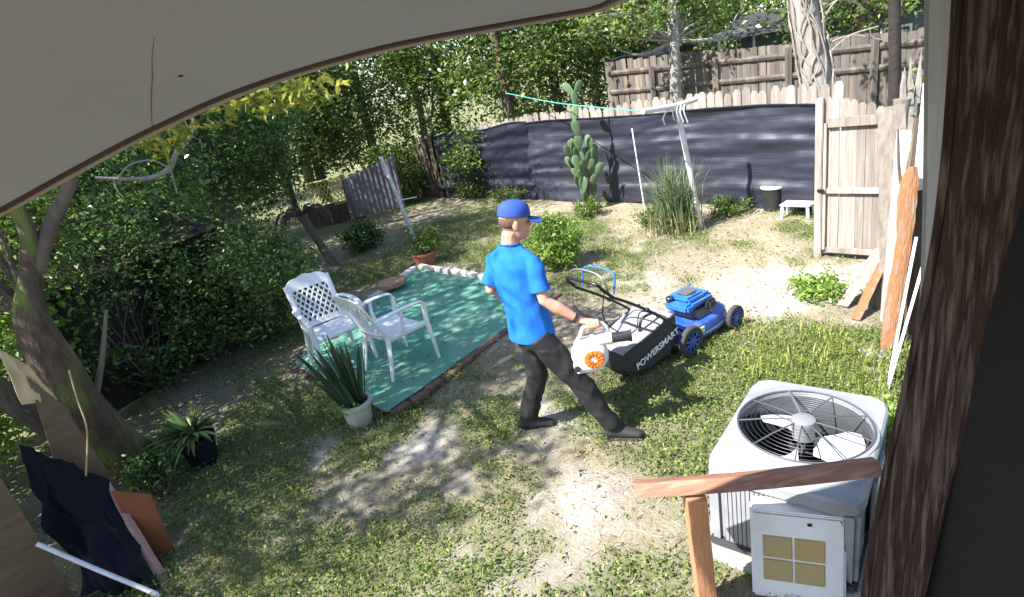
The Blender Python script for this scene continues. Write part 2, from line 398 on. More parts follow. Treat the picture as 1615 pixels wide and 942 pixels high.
# ---------------------------------------------------------------- weathered post, trim and dark wall at the right
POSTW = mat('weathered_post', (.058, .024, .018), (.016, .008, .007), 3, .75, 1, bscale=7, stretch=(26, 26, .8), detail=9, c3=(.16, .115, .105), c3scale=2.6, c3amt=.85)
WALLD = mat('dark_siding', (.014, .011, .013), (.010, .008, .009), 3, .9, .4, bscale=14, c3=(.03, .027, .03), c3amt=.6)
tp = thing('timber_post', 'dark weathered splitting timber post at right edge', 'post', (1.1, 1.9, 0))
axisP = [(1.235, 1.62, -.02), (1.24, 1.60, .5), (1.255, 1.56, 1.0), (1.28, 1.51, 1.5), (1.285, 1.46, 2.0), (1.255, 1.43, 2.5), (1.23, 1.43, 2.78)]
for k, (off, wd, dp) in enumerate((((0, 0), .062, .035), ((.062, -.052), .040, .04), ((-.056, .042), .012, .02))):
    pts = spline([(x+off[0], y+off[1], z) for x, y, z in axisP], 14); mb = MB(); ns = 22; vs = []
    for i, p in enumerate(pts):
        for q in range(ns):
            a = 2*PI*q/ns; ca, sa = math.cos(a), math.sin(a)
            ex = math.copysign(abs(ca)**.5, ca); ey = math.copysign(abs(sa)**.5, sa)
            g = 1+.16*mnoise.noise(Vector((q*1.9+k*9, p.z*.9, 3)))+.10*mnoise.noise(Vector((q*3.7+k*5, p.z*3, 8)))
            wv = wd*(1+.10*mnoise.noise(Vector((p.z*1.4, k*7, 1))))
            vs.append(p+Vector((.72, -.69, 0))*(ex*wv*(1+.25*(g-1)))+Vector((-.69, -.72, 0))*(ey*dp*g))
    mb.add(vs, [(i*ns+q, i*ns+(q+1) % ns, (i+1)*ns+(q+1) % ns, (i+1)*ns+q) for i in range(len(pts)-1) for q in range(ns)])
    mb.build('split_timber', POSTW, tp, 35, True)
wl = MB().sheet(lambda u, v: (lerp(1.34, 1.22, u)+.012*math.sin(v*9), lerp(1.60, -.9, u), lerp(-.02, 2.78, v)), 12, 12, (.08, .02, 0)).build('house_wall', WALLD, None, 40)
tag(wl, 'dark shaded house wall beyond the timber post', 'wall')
TRW = mat('white_trim', (.42, .40, .41), (.33, .31, .32), 4, .6, .1, stretch=(3, 3, .5), c3=(.33, .29, .27), c3scale=4, c3amt=.4)
tr = thing('corner_trim', 'off-white painted corner board behind the timber post', 'trim board', (1.66, 2.06, 0))
MB().tube(spline([(1.60, 1.97, 0), (1.655, 1.99, 1.3), (1.615, 2.06, 2.8)], 15), [(.045, .02)]*31, 4, ref=(.75, -.65, 0)).build('trim_face', TRW, tp and tr, 40, True)
MB().tube(spline([(1.57, 2.01, 0), (1.625, 2.03, 1.3), (1.585, 2.10, 2.8)], 15), [(.010, .012)]*31, 6, ref=(.75, -.65, 0)).build('trim_bead', mat('grey_bead', (.3, .29, .29), (.22, .2, .2), 6, .7), tr, 40, True)

# ---------------------------------------------------------------- back fence of dog-eared pickets with black sheeting
FL = [Vector((4.62, 7.45, 0)), Vector((4.49, 7.68, 0)), Vector((3.41, 9.43, 0)), Vector((2.08, 10.86, 0)), Vector((.98, 12.22, 0)), Vector((.4, 12.96, 0)), Vector((-.25, 13.72, 0)), Vector((-1.39, 14.9, 0))]
def along(P, d):
    for a, b in zip(P, P[1:]):
        L = (b-a).length
        if d <= L: return a.lerp(b, d/L), (b-a).normalized()
        d -= L
    return P[-1], (P[-1]-P[-2]).normalized()
def plen(P): return sum((b-a).length for a, b in zip(P, P[1:]))
def picket_mesh(w_, h, t=.018, ear=.035):
    poly = [(-w_/2, 0), (w_/2, 0), (w_/2, h-ear), (w_/2-ear, h), (-w_/2+ear, h), (-w_/2, h-ear)]
    return MB().prism(poly, -t/2, t/2, rotm('X', PI/2))
pk = [picket_mesh(.135, 1).mesh('picket', PICKET) for _ in range(1)]
bf = thing('picket_fence', 'weathered dog-eared picket fence along the back of the yard', 'fence', (2.1, 10.9, 0))
inv = rootm(bf).inverted()
d = .05; total = plen(FL)
while d < total:
    p, t = along(FL, d); nrm = Vector((-t.y, t.x, 0)); nrm = nrm if nrm.y > 0 else -nrm
    h = 1.76+random.uniform(-.05, .04)-(.06 if d > 6.6 else 0)-(.18 if d > 8 else 0)
    o = link('picket', pk[0], bf); q = p+nrm*.02
    o.location = inv @ q; o.rotation_euler = (random.uniform(-.015, .015), random.uniform(-.02, .02), math.atan2(t.y, t.x)+PI)
    o.scale = (1, 1, h); d += .146
for z in (.45, 1.4):
    MB().tube([p+Vector((.06, .06, z)) for p in FL], [(.045, .02)]*len(FL), 4, ref=(0, 0, 1)).build('fence_rail', PICKET, bf, None, True)
def hung_sheet(name, label, P, d0, d1, top, sag, m, seed, out=.05):
    nn = 150; nv = 48
    def f(u, v):
        d = lerp(d0, d1, u); p, t = along(P, d); nrm = Vector((t.y, -t.x, 0)); nrm = nrm if nrm.y < 0 else -nrm
        ht = top(u); z = v*ht
        s = mnoise.noise(Vector((d*1.1, z*2.3, seed)))*.05+mnoise.noise(Vector((d*.45, z*8, seed+4)))*.035+mnoise.noise(Vector((d*5, z*1.2, seed+9)))*.018
        s += .013*math.sin(z*21+d*.35+2.5*mnoise.noise(Vector((d*.8, z, seed))))*(.55+.6*mnoise.noise(Vector((d*.6, z, seed+2))))
        s += .028*abs(mnoise.noise(Vector((d*1.6, z*6+d*.8, seed+5))))-.012*abs(mnoise.noise(Vector((d*3.1+z*2, z*9, seed+6))))
        return p+nrm*(out+max(-.03, s)+.03*(1-v))+Vector((0, 0, z+.01))
    mb = MB().sheet(f, nn, nv)
    root = thing(name, label, 'tarp', f(.5, 0))
    mb.build('sheet', m, root, 60, True)
    # rolled top hem
    MB().tube([f(i/40, 1)+Vector((0, -.012, -.006)) for i in range(41)], [.013+.006*random.random() for _ in range(41)], 6).build('top_hem', TARPD, root, 50, True)
    return root, f
hung_sheet('black_tarp', 'long black plastic sheeting hung across the right part of back fence', FL, .28, 6.05, lambda u: 1.47+.12*math.sin(u*1.5)+.02*math.sin(u*9), .02, TARP, 2.3)
hung_sheet('black_tarp', 'creased black sheeting, shade put into its darker colour, hung on the left part of back fence', FL, 6.0, total-.02, lambda u: 1.62-.12*u+.03*math.sin(u*11), .03, TARPD, 7.7)  # darker material stands in for the shade on this stretch
# lath strips over the left sheeting
for (q, h, lean) in ((8.15, 1.15, .12), (9.0, 1.25, .05)):
    p, t = along(FL, q); nrm = Vector((-.7, -.7, 0))
    tag(MB().tube([p+nrm*.14, p+nrm*.14+Vector((-lean, 0, h))], [(.022, .01)]*2, 4).build('lath_strip', DARKWOOD), 'dark upright lath standing against the left black sheeting, %s' % ('nearer the cactus' if q < 8.5 else 'nearer the brown boards'), 'lath')

# brown boards left of the sheeting
bl = thing('board_fence', 'dark brown upright board fence left of the black sheeting', 'fence', (-2.0, 15.6, 0)); inv = rootm(bl).inverted()
A_, B_ = Vector((-1.25, 14.6, 0)), Vector((-2.5, 15.9, 0)); pm = picket_mesh(.17, 1, .022, .012).mesh('board', DARKWOOD)
for i in range(10):
    o = link('board', pm, bl); o.location = inv @ A_.lerp(B_, i/9.3); o.rotation_euler = (random.uniform(-.05, .05), random.uniform(-.08, .02), math.atan2(1.3, -1.25)+PI); o.scale = (1, 1, 1.5-.08*i/9+random.uniform(-.06, .06))
# grey sheet metal panel, yellow lattice and low brown boards further left
RUST = mat('grey_rusty_metal', (.15, .15, .17), (.09, .07, .075), 3, .6, .1, metallic=.3, c3=(.28, .28, .3), c3scale=1.4, c3amt=.7)
pn = thing('metal_fence', 'grey rusty sheet metal panel fencing behind the white post', 'panel', (-2.45, 12.75, 0))
MB().sheet(lambda u, v: (lerp(-3.1, -1.95, u), 12.68+.16*u+.012*math.sin(u*70), lerp(.28, lerp(1.12, 1.42, u), v)), 60, 3, (0, .01, 0)).build('sheet', RUST, pn, 30, True)
MB().tube([(-3.12, 12.66, 0), (-3.12, 12.66, 1.25)], .03, 6).build('edge_post', DARKWOOD, pn, 40, True)
YEL = mat('yellow_lattice', (.62, .55, .2), (.5, .42, .14), 6, .7, .1)
lt = thing('lattice_panel', 'sunlit yellow lattice panel under the dark tree', 'lattice', (-3.8, 14.4, 0))
ex = Vector((.87, .23, 0)); o0 = Vector((-4.4, 14.3, .36))
for i in range(9):
    MB().tube([o0+ex*(i/9)+Vector((0, 0, .1)), o0+ex*min(1, i/9+.3)+Vector((0, 0, .62))], .013, 4).build('slat', YEL, lt, None, True)
    MB().tube([o0+ex*min(1, i/9+.3)+Vector((0, .03, .1)), o0+ex*(i/9)+Vector((0, .03, .62))], .013, 4).build('slat', YEL, lt, None, True)
MB().tube([o0+Vector((0, 0, .08)), o0+ex+Vector((0, 0, .08)), o0+ex+Vector((0, 0, .66)), o0+Vector((0, 0, .64))], .03, 4, close=True).build('lattice_frame', YEL, lt, None, True)
MB().tube([o0+ex*1.0+Vector((.06, 0, -.36)), o0+ex*1.0+Vector((.0, 0, .7))], .035, 4).build('lattice_post', YEL, lt, None, True)
lb = thing('low_board', 'low dark brown boards standing under the yellow lattice', 'boards', (-3.7, 13.9, 0)); inv = rootm(lb).inverted()
for i in range(5):
    o = link('board', pm, lb); o.location = inv @ Vector((-4.3+.26*i, 13.75+.06*i, 0)); o.rotation_euler = (0, random.uniform(-.06, .06), .2); o.scale = (1.5, 1, .42+random.uniform(0, .08))

# neighbour's tall brown fence and buildings
nf = thing('neighbour_fence', 'tall brown board fence of the neighbouring plot', 'fence', (5.5, 12.6, 0)); inv = rootm(nf).inverted()
A_, B_ = Vector((3.35, 14.75, 0)), Vector((8.7, 9.7, 0)); n_ = 50; pm2 = picket_mesh(.145, 1, .02, .004).mesh('board', FARWOOD)
for i in range(n_):
    t = i/(n_-1); o = link('board', pm2, nf); o.location = inv @ (A_.lerp(B_, t)+Vector((0, .012*(i % 2), 0)))
    o.rotation_euler = (0, random.uniform(-.012, .012), math.atan2(B_.y-A_.y, B_.x-A_.x)); o.scale = (1, 1, lerp(2.44, 1.95, t)+random.uniform(-.03, .03))
for z in (.9, .72):
    MB().tube([A_+Vector((-.03, -.04, 2.42*z)), B_+Vector((-.03, -.04, 1.95*z))], [(.05, .02)]*2, 4, ref=(0, 0, 1)).build('fence_rail', FARWOOD, nf, None, True)
for t in (.16, .36, .56, .76):
    p = A_.lerp(B_, t)+Vector((-.06, -.06, 0)); MB().box((p.x, p.y, 1.1), (.09, .09, 2.2-.4*t)).build('fence_post', FARWOOD, nf, None, True)
GREYW = mat('grey_blue_siding', (.09, .10, .13), (.07, .078, .10), 3, .8, .1)
ROOF = mat('dark_shingles', (.025, .025, .028), (.04, .04, .043), 20, .9, .2)
nh = thing('neighbour_house', 'grey-blue neighbouring house with dark low roof', 'house', (10, 18, 0))
MB().box((10.6, 17.6, 1.2), (4.6, 2.4, 2.4), Matrix.Translation((10.6, 17.6, 0)) @ rotm('Z', -.55) @ Matrix.Translation((-10.6, -17.6, 0))).build('wall', GREYW, nh, None, True)
Mh = Matrix.Translation((10.6, 17.6, 0)) @ rotm('Z', -.55)
MB().add([(-2.6, -1.6, 2.36), (2.6, -1.6, 2.36), (2.6, 1.6, 2.36), (-2.6, 1.6, 2.36), (-2.6, 0, 2.95), (2.6, 0, 2.95)], [(0, 1, 5, 4), (2, 3, 4, 5), (0, 4, 3), (1, 2, 5), (0, 3, 2, 1)], Mh).build('roof', ROOF, nh, None, True)
for xx in (-1.4, .2, 1.5):
    wn = MB().box((xx, -1.22, 1.55), (.7, .06, .8), Mh).build('window', mat('window_white', (.7, .7, .7), (.6, .6, .6), 4, .5), nh, None, True)
    MB().box((xx, -1.262, 1.55), (.58, .03, .68), Mh).build('pane', mat('dark_glass', (.03, .035, .045), (.04, .05, .06), 3, .1), wn, None, True)
cp = thing('metal_carport', 'low metal carport roof beyond the brown fence', 'carport', (7.3, 18.4, 0))
MB().sheet(lambda u, v: (lerp(6.3, 8.4, u), lerp(18.2, 19.4, v)-.6*u, 2.36+.16*u+.14*math.sin(v*PI)+.01*math.sin(u*60)), 40, 6, (0, 0, -.05)).build('roof_sheet', METAL, cp, 40, True)
for x, y in ((6.4, 18.2), (7.4, 17.9), (8.3, 17.6)): MB().box((x, y, 1.2), (.07, .07, 2.35)).build('post', PIPE, cp, None, True)
MB().box((6.9, 18.6, 2.1), (1.1, .05, .45), ).build('side_sheet', GREYW, cp, None, True)
tt = MB().sheet(lambda u, v: (lerp(3.45, 5.0, u), lerp(14.9, 13.5, u)+lerp(-.15, .3, v), 2.47+.05*math.sin(u*9+v*3)-.03*u+.04*mnoise.noise(Vector((u*6, v*3, 1)))), 24, 4, (0, 0, -.03)).build('dark_tarpaulin', TARPD, None, 40)
tag(tt, 'dark crumpled tarpaulin lying over the left end of the neighbour fence', 'tarp')

# ---------------------------------------------------------------- gate and clutter at the right
gt = thing('wooden_gate', 'sunlit wooden picket gate standing beside the black sheeting', 'gate', (3.78, 5.85, 0), math.atan2(5.62-6.06, 3.98-3.58))
gw = .57; pg = picket_mesh(.078, 1, .018, .02).mesh('picket', PICKET)
for i in range(7):
    o = link('picket', pg, gt); o.location = (-gw/2+.045+i*.081, .012, .05); o.rotation_euler = (0, random.uniform(-.01, .01), 0); o.scale = (1, 1, 1.72+random.uniform(-.03, .03)-.02*i)
for z, nm in ((.10, 'bottom_rail'), (.78, 'middle_rail'), (1.5, 'top_rail')): MB().bbox((.03, -.02, z), (gw-.04, .035, .065 if z < 1 else .10), .006).build(nm, PICKET, gt)
MB().bbox((-gw/2-.03, -.01, .88), (.075, .085, 1.76), .008).build('gate_post', PICKET, gt)
MB().bbox((-gw/2+.028, -.024, .8), (.03, .03, 1.4), .004).build('stile', PICKET, gt)
MB().bbox((-gw/2+.0, -.062, .79), (.07, .02, .03), .004).build('latch', BLACKM, gt)
pp = thing('gate_post', 'thick sunlit wooden post at the hinge side of the gate', 'post', (4.02, 5.5, 0))
MB().tube(spline([(0, 0, 0), (.02, 0, .6), (-.02, .02, 1.2), (.0, 0, 1.68)], 5), [(.075+.01*math.sin(i*1.7), .07) for i in range(16)], 9).build('timber', mat('grey_timber', (.25, .215, .185), (.12, .10, .085), 5, .85, .5, stretch=(7, 7, .6)), pp, 50)
MB().lathe([(.028, 0), (.03, .05), (.022, .052)], 14, frame((-.05, -.09, 1.42), (0, 0, 1), (-.5, -.85, 0))).build('hinge_cap', BLACKP, pp)
# grey boards leaning
GB = mat('grey_board', (.25, .215, .185), (.13, .11, .09), 5, .85, .3, stretch=(6, 6, .6), rand=.15)
def leaning(name, label, cat, a, b, wd, th, m, ref, group=None):
    a, b = Vector(a), Vector(b); root = MB()
    pts = [a.lerp(b, i/8) for i in range(9)]
    o = root.tube([p-a for p in pts], [(wd*(1+.05*math.sin(i*2.1)), th) for i in range(9)], 4, ref=ref).build(name, m)
    o.location = a; return tag(o, label, cat, group)
leaning('leaning_board', 'wide grey weathered board leaning just right of the gate post', 'board', (3.36, 4.55, 0), (3.55, 4.98, 1.72), .10, .015, GB, (.75, -.6, 0))
leaning('leaning_board', 'narrow pale board leaning between the grey board and cedar slab', 'board', (3.14, 4.30, 0), (3.47, 4.7, 1.55), .055, .015, PICKET, (.75, -.6, 0))
leaning('leaning_board', 'short cut board lying slanted at the foot of the gate post', 'board', (3.02, 4.75, .02), (3.52, 4.98, .42), .06, .016, PICKET, (.5, -.8, .3))
leaning('leaning_board', 'brown board tip leaning low in front of the short cut board', 'board', (2.95, 4.45, .02), (3.35, 4.7, .40), .045, .016, CEDAR, (.5, -.8, .3))
leaning('leaning_board', 'dark weathered plank leaning tallest behind the wide grey board', 'board', (3.5, 4.35, 0), (3.62, 4.62, 1.85), .07, .015, DARKWOOD, (.75, -.6, 0))
leaning('leaning_board', 'crooked grey-brown plank crossing over the wide grey board', 'board', (3.22, 4.60, 0), (3.66, 4.72, 1.60), .05, .014, GB, (.75, -.6, 0))
leaning('leaning_board', 'thin brown lath leaning right against the cedar slab', 'board', (2.98, 3.95, 0), (3.22, 4.22, 1.3), .025, .012, DARKWOOD, (.75, -.6, 0))
bh = thing('leaning_branch', 'bare grey branch leaning among the boards right of the gate', 'branch', (3.3, 4.42, 0))
MB().tube(spline([(0, 0, 0), (.1, .08, .6), (.12, .14, 1.2), (.26, .2, 1.75)], 6), [.03-.001*i for i in range(19)], 7).build('limb', BARK, bh, 60)
MB().tube(spline([(.11, .1, .9), (.02, .1, 1.25), (.0, .12, 1.6)], 6), [.018-.0009*i for i in range(13)], 6).build('limb', BARK, bh, 60)
cs = MB().tube(spline([(0, 0, 0), (.06, .05, .45), (.14, .10, .9), (.17, .14, 1.2), (.21, .16, 1.42)], 6), [(.055+.006*math.sin(i*.45)+.003*math.sin(i*1.9)-.035*max(0, i-22)/3, .02) for i in range(25)], 6, ref=(.8, -.6, 0)).build('cedar_slab', CEDAR, None, 50)
cs.location = (2.84, 3.86, 0); tag(cs, 'bright orange split cedar slab leaning upright near the corner', 'wood slab')
for k, (a, b, lab) in enumerate((((2.56, 3.46, 0), (2.84, 3.66, 1.02), 'upper of two thin white poles leaning by the corner board'), ((2.49, 3.37, .02), (2.80, 3.50, .98), 'lower of two thin white poles leaning by the corner board'))):
    leaning('white_pole', lab, 'pole', a, b, .013, .013, PIPE, (1, 0, 0))
ws = MB().sheet(lambda u, v: (lerp(3.12, 3.26, u)+.02*v, lerp(4.1, 3.94, u), lerp(1.2, 1.98, v)+.02*math.sin(u*5)), 8, 10, (.02, .02, 0)).build('white_sheet', mat('white_sheet', (.6, .6, .62), (.5, .5, .52), 4, .5, .05), None, 40)
tag(ws, 'bright white panel propped behind the leaning boards', 'panel')
lsup = leaning('fence_plank', 'dark plank standing behind the cedar slab by the corner', 'plank', (3.2, 4.05, 0), (3.2, 4.05, 1.75), .11, .02, DARKWOOD, (.7, -.7, 0))
db = thing('broken_wood', 'pale broken wood scraps lying on the ground by the white poles', 'wood scraps', (2.62, 3.7, 0))
for i in range(7):
    a = Vector((random.uniform(-.14, .2), random.uniform(-.2, .25), .03)); MB().bbox((0, 0, 0), (random.uniform(.12, .28), random.uniform(.03, .08), .025), .005, Matrix.Translation(a) @ rotm('Z', random.uniform(0, 3)) @ rotm('Y', random.uniform(-.25, .25))).build('scrap', PICKET, db)
# splintered snag beside the gate top
sn = thing('splintered_snag', 'pale splintered stump of a tree behind the gate', 'snag', (4.45, 5.95, 0))
MB().tube(spline([(0, 0, 0), (0, .02, .8), (-.02, 0, 1.6)], 5), [.11, .105, .1, .1, .1, .1, .1, .095, .09, .085, .08], 9).build('trunk', BARKP, sn, 50)
for i in range(6):
    a = i*1.05; MB().tube([(.06*math.cos(a)-.02, .06*math.sin(a), 1.55), (.075*math.cos(a)-.02, .07*math.sin(a), 1.72), (.08*math.cos(a)-.03+random.uniform(-.03, .03), .08*math.sin(a), random.uniform(1.85, 2.12))], [.035, .026, .003], 5).build('splinter', BARKP, sn)

# ================================================================ YARD OBJECTS
# ---------------------------------------------------------------- green outdoor carpet with brick edging
CARPET = mat('green_carpet', (.14, .33, .25), (.10, .27, .20), 30, .95, .5, bscale=160, c3=(.21, .30, .24), c3scale=2.2, c3amt=.55, spec=.1)
def mq(u, v, lift=0):
    p = MATQ[0].lerp(MATQ[1], u).lerp(MATQ[3].lerp(MATQ[2], u), v)
    z = .034+.012*mnoise.noise(Vector((p.x*2, p.y*2, 3)))+.006*mnoise.noise(Vector((p.x*7, p.y*7, 5)))+lift
    e = .03*mnoise.noise(Vector((u*9, v*9, 8)))
    return Vector((p.x+e, p.y+e*.6, z))
cpt = MB().sheet(lambda u, v: mq(u, v), 40, 56, .012).build('green_carpet', CARPET, None, 50)
tag(cpt, 'green outdoor carpet laid out on the lawn', 'carpet')
bmw = MB().bbox((0, 0, .05), (.19, .09, .09), .008).mesh('brick', BRICK_W); bmr = MB().bbox((0, 0, .025), (.2, .09, .06), .008).mesh('brick', BRICK_R)
def brick_row(root, a, b, me, step, jit=.012, sink=0):
    a, b = Vector(a), Vector(b); L = (b-a).length; n = int(L/step); t = (b-a).normalized(); inv = rootm(root).inverted()
    for i in range(n):
        o = link('brick', me, root); p = a+t*(step*(i+.5))+Vector((random.uniform(-jit, jit), random.uniform(-jit, jit), -sink+random.uniform(-.008, .006)))
        o.location = inv @ p; o.rotation_euler = (random.uniform(-.04, .04), random.uniform(-.05, .05), math.atan2(t.y, t.x)+random.uniform(-.06, .06))
ed = thing('white_brick_edging', 'row of white bricks edging the far sides of the green carpet', 'brick edging', (-1.38, 8.6, 0))
dA = (MATQ[0]-MATQ[3]).normalized(); dC = (MATQ[2]-MATQ[3]).normalized(); outv = Vector((-.04, .05, 0))
brick_row(ed, MATQ[3]+outv+dA*.05, MATQ[3]+outv*1.2+dA*2.3, bmw, .2)
brick_row(ed, MATQ[3]+outv+Vector((.06, .02, 0)), MATQ[3]+dC*2.6+Vector((.05, .05, 0)), bmw, .2)
er = thing('red_brick_edging', 'dark red bricks edging the near side of the green carpet', 'brick edging', (-1.2, 4.4, 0))
brick_row(er, MATQ[1]+Vector((.06, -.04, 0)), MATQ[2]+Vector((.06, -.05, 0)), bmr, .21, sink=.012)
brick_row(er, MATQ[1]+Vector((-.08, -.02, 0)), MATQ[0]+Vector((-.05, -.05, 0)), bmr, .21, sink=.03)

# round tan slab on the bricks
TAN = mat('tan_slab', (.42, .27, .16), (.33, .2, .12), 7, .85, .2)
rs = thing('round_slab', 'round tan disc resting on the white brick edging', 'disc', (-1.66, 7.86, .1))
MB().lathe([(.02, 0), (.2, 0), (.215, .012), (.215, .034), (.2, .042), (.185, .036), (.02, .036)], 36, rotm('X', .04)).build('disc', TAN, rs, 40)
MB().lathe([(.203, .040), (.213, .048), (.205, .05), (.196, .042)], 36, rotm('X', .04), False).build('rim', mat('tan_rim', (.25, .15, .1), (.2, .12, .08), 8, .8), rs, 40)

# ---------------------------------------------------------------- plastic lattice-back armchairs
def chair_parts(root):
    # seat: dished slab with slots cut as gaps between slats
    MB().sheet(lambda u, v: (lerp(-.20, .22, u), lerp(-.225, .225, v)*(1+.06*u), .415+.02*u-.018*math.sin(u*PI)*math.sin(v*PI)-(.03 if u > .97 else 0)), 14, 14, .022).build('seat', WH, root, 50)
    back = MB(); rec = .30
    def bp(s, h): return Vector((-.20-rec*h*.75-.03*(1-s*s), s*(.215+.01*h), .42+h*.52))
    hh = [i/10 for i in range(11)]
    top = lambda s: 1.0-.10*abs(s)**2.2+.012*math.cos(s*9)
    fr = MB()
    for sgn in (-1, 1):
        fr.tube([bp(sgn, h*top(1)) for h in hh], [(.03, .012)]*11, 6, ref=(0, 1, 0))
    # solid crest over the lattice
    fr.sheet(lambda u, v: bp(lerp(-1, 1, u), lerp(.74, top(lerp(-1, 1, u)), v)), 16, 3, (-.018, 0, -.004))
    fr.sheet(lambda u, v: bp(lerp(-1, 1, u), lerp(.0, .1, v)), 12, 2, (-.018, 0, -.004))
    fr.build('back_frame', WH, root, 50)
    # diagonal lattice straps
    nb = 7
    for k in range(-nb, nb*2):
        for sg in (1, -1):
            pts = []
            for i in range(25):
                h = .08+.68*i/24; s = sg*((k/nb)*2-1+ (h-.08)*1.75-.4)
                if -.97 < s < .97: pts.append(bp(s, h)+Vector((-.004*sg, 0, 0)))
            if len(pts) > 2: MB().tube(pts, [(.0095, .005)]*len(pts), 4, ref=(0, 1, .3)).build('lattice_strap', WH, root)
    for sgn in (-1, 1):
        arm = spline([bp(sgn, .42)+Vector((0, sgn*.01, 0)), (-.18, sgn*.265, .655), (.06, sgn*.285, .665), (.22, sgn*.28, .645), (.255, sgn*.275, .58)], 6)
        MB().tube(arm, [(.03 if i < 20 else .026, .013) for i in range(len(arm))], 8, ref=(0, 1, 0)).build('armrest', WH, root, 50)
        MB().tube([(.252, sgn*.275, .60), (.245, sgn*.268, .42), (.275, sgn*.285, .0)], [(.028, .022), (.033, .024), (.018, .016)], 8, ref=(0, 1, 0)).build('leg', WH, root, 50)
        MB().tube([(-.19, sgn*.21, .43), (-.235, sgn*.235, .2), (-.285, sgn*.25, 0)], [(.036, .024), (.028, .02), (.018, .016)], 8, ref=(0, 1, 0)).build('leg', WH, root, 50)
        MB().tube([(-.2, sgn*.22, .40), (0, sgn*.235, .405), (.24, sgn*.262, .41)], [(.03, .01)]*3, 4, ref=(0, 0, 1)).build('seat_skirt', WH, root)
        MB().tube([(-.02, sgn*.24, .42), (-.03, sgn*.27, .55), (-.01, sgn*.283, .655)], [(.02, .012)]*3, 6, ref=(1, 0, 0)).build('arm_support', WH, root, 50)
ch1 = thing('garden_chair', 'white plastic lattice-back armchair, the one further back', 'chair', (-1.93, 5.66, .035), R(-56))
chair_parts(ch1)
ch2 = thing('garden_chair', 'white plastic lattice-back armchair nearer the camera behind the snake plant', 'chair', (-1.24, 5.33, .035), R(42))
for ch in ch1.children:
    o = ch.copy(); C.objects.link(o); o.parent = ch2
ch1['group'] = ch2['group'] = 'white plastic chairs on the green carpet'

# ---------------------------------------------------------------- potted plants
SNAKE = leafmat('snake_leaf', (.015, .04, .018), (.03, .07, .03), (.06, .10, .045), .15, .35)
LEAFG = leafmat('leaf_green', (.045, .105, .018), (.105, .18, .033), (.25, .32, .07), .45, .35)
LEAFD = leafmat('leaf_dark', (.03, .085, .025), (.08, .16, .04), (.24, .33, .10), .45, .22)
LEAFS = leafmat('leaf_shrub', (.07, .14, .035), (.15, .24, .06), (.36, .44, .17), .45, .25)
LEAFL = leafmat('leaf_lime', (.14, .25, .04), (.25, .39, .07), (.40, .54, .15), .5, .4)
LEAFY = leafmat('leaf_yellow', (.14, .20, .03), (.30, .32, .05), (.48, .42, .07), .45)
LEAFB = leafmat('leaf_back', (.065, .13, .035), (.145, .22, .055), (.32, .37, .11), .5, .35)
PALEPOT = mat('pale_pot', (.47, .46, .42), (.34, .34, .29), 7, .7, .15, c3=(.2, .22, .13), c3scale=5, c3amt=.6)
SOIL = mat('pot_soil', (.06, .045, .035), (.03, .022, .018), 20, 1, .5)
def pot(root, r0, r1, h, m, lip=.015):
    MB().lathe([(r0*.3, 0), (r0, 0), (lerp(r0, r1, .5), h*.5), (r1, h-.03), (r1+lip, h-.028), (r1+lip, h), (r1-.012, h), (r1-.02, h-.04)], 28, None, False).build('pot', m, root, 40)
    MB().lathe([(.005, h-.045), (r1*.6, h-.035), (r1-.012, h-.045)], 20).build('soil', SOIL, root, 60)
sp_ = thing('snake_plant', 'tall dark snake plant in a pale pot beside the carpet corner', 'potted plant', (-1.50, 4.36, 0))
pot(sp_, .10, .135, .23, PALEPOT)
for i in range(26):
    a = random.uniform(0, 2*PI); r = random.uniform(0, .09); h = random.uniform(.35, .66); ln = random.uniform(.04, .24)
    b0 = Vector((r*math.cos(a), r*math.sin(a), .19)); d = Vector((math.cos(a)*ln-.10, math.sin(a)*ln, h))
    tw = random.uniform(0, PI); wd = random.uniform(.018, .028)
    V = []; pts = [b0+d*t+Vector((0, 0, -.04*ln*t*t)) for t in [k/7 for k in range(8)]]
    me = MB().tube(pts, [(wd*q, .004) for q in (.7, .95, 1, 1, .92, .75, .45, .06)], 4, ref=(math.cos(tw), math.sin(tw), 0))
    o = me.build('blade_leaf', SNAKE, sp_)
    at = o.data.attributes.new('rnd', 'FLOAT', 'FACE'); at.data.foreach_set('value', [random.random()]*len(o.data.polygons))
P = RNG.normal(size=(260, 3))*np.array([.07, .06, .035])+np.array([-.10, -.08, .22])
link('low_foliage', leaf_mesh('low_foliage', P, RNG.uniform(.02, .045, 260), LEAFL, RNG), sp_)
def strap_plant(root, n, z0, l0, l1, wd, m, spread=1, lean=(0, 0)):
    """arching strap leaves, each its own part"""
    for i in range(n):
        a = random.uniform(0, 2*PI); Lg = random.uniform(l0, l1); e = random.uniform(.35, 1.15)
        h = Vector((math.cos(a)*spread, math.sin(a)*spread, 0)); pts = []
        for k in range(7):
            t = k/6; pts.append(Vector((lean[0]*t*Lg, lean[1]*t*Lg, z0))+h*(Lg*t*math.cos(e))+Vector((0, 0, Lg*(t*math.sin(e)-.62*t*t*math.cos(e)*.9))))
        o = MB().tube(pts, [(wd*q, .003) for q in (.5, .9, 1, .95, .75, .45, .05)], 4, ref=(-math.sin(a), math.cos(a), 0)).build('leaf', m, root)
        at = o.data.attributes.new('rnd', 'FLOAT', 'FACE'); at.data.foreach_set('value', [random.random()]*len(o.data.polygons))
dp = thing('potted_lily', 'glossy green strap-leaved plant in a dark blue pot on the lawn', 'potted plant', (-2.82, 4.22, 0))
pot(dp, .11, .14, .26, mat('navy_pot', (.006, .007, .016), (.01, .011, .022), 6, .4))
strap_plant(dp, 110, .27, .24, .42, .02, LEAFS, 1, (-.25, 0))
tpp = thing('terracotta_planter', 'terracotta planter of weeds behind the white brick corner', 'potted plant', (-1.24, 8.86, 0))
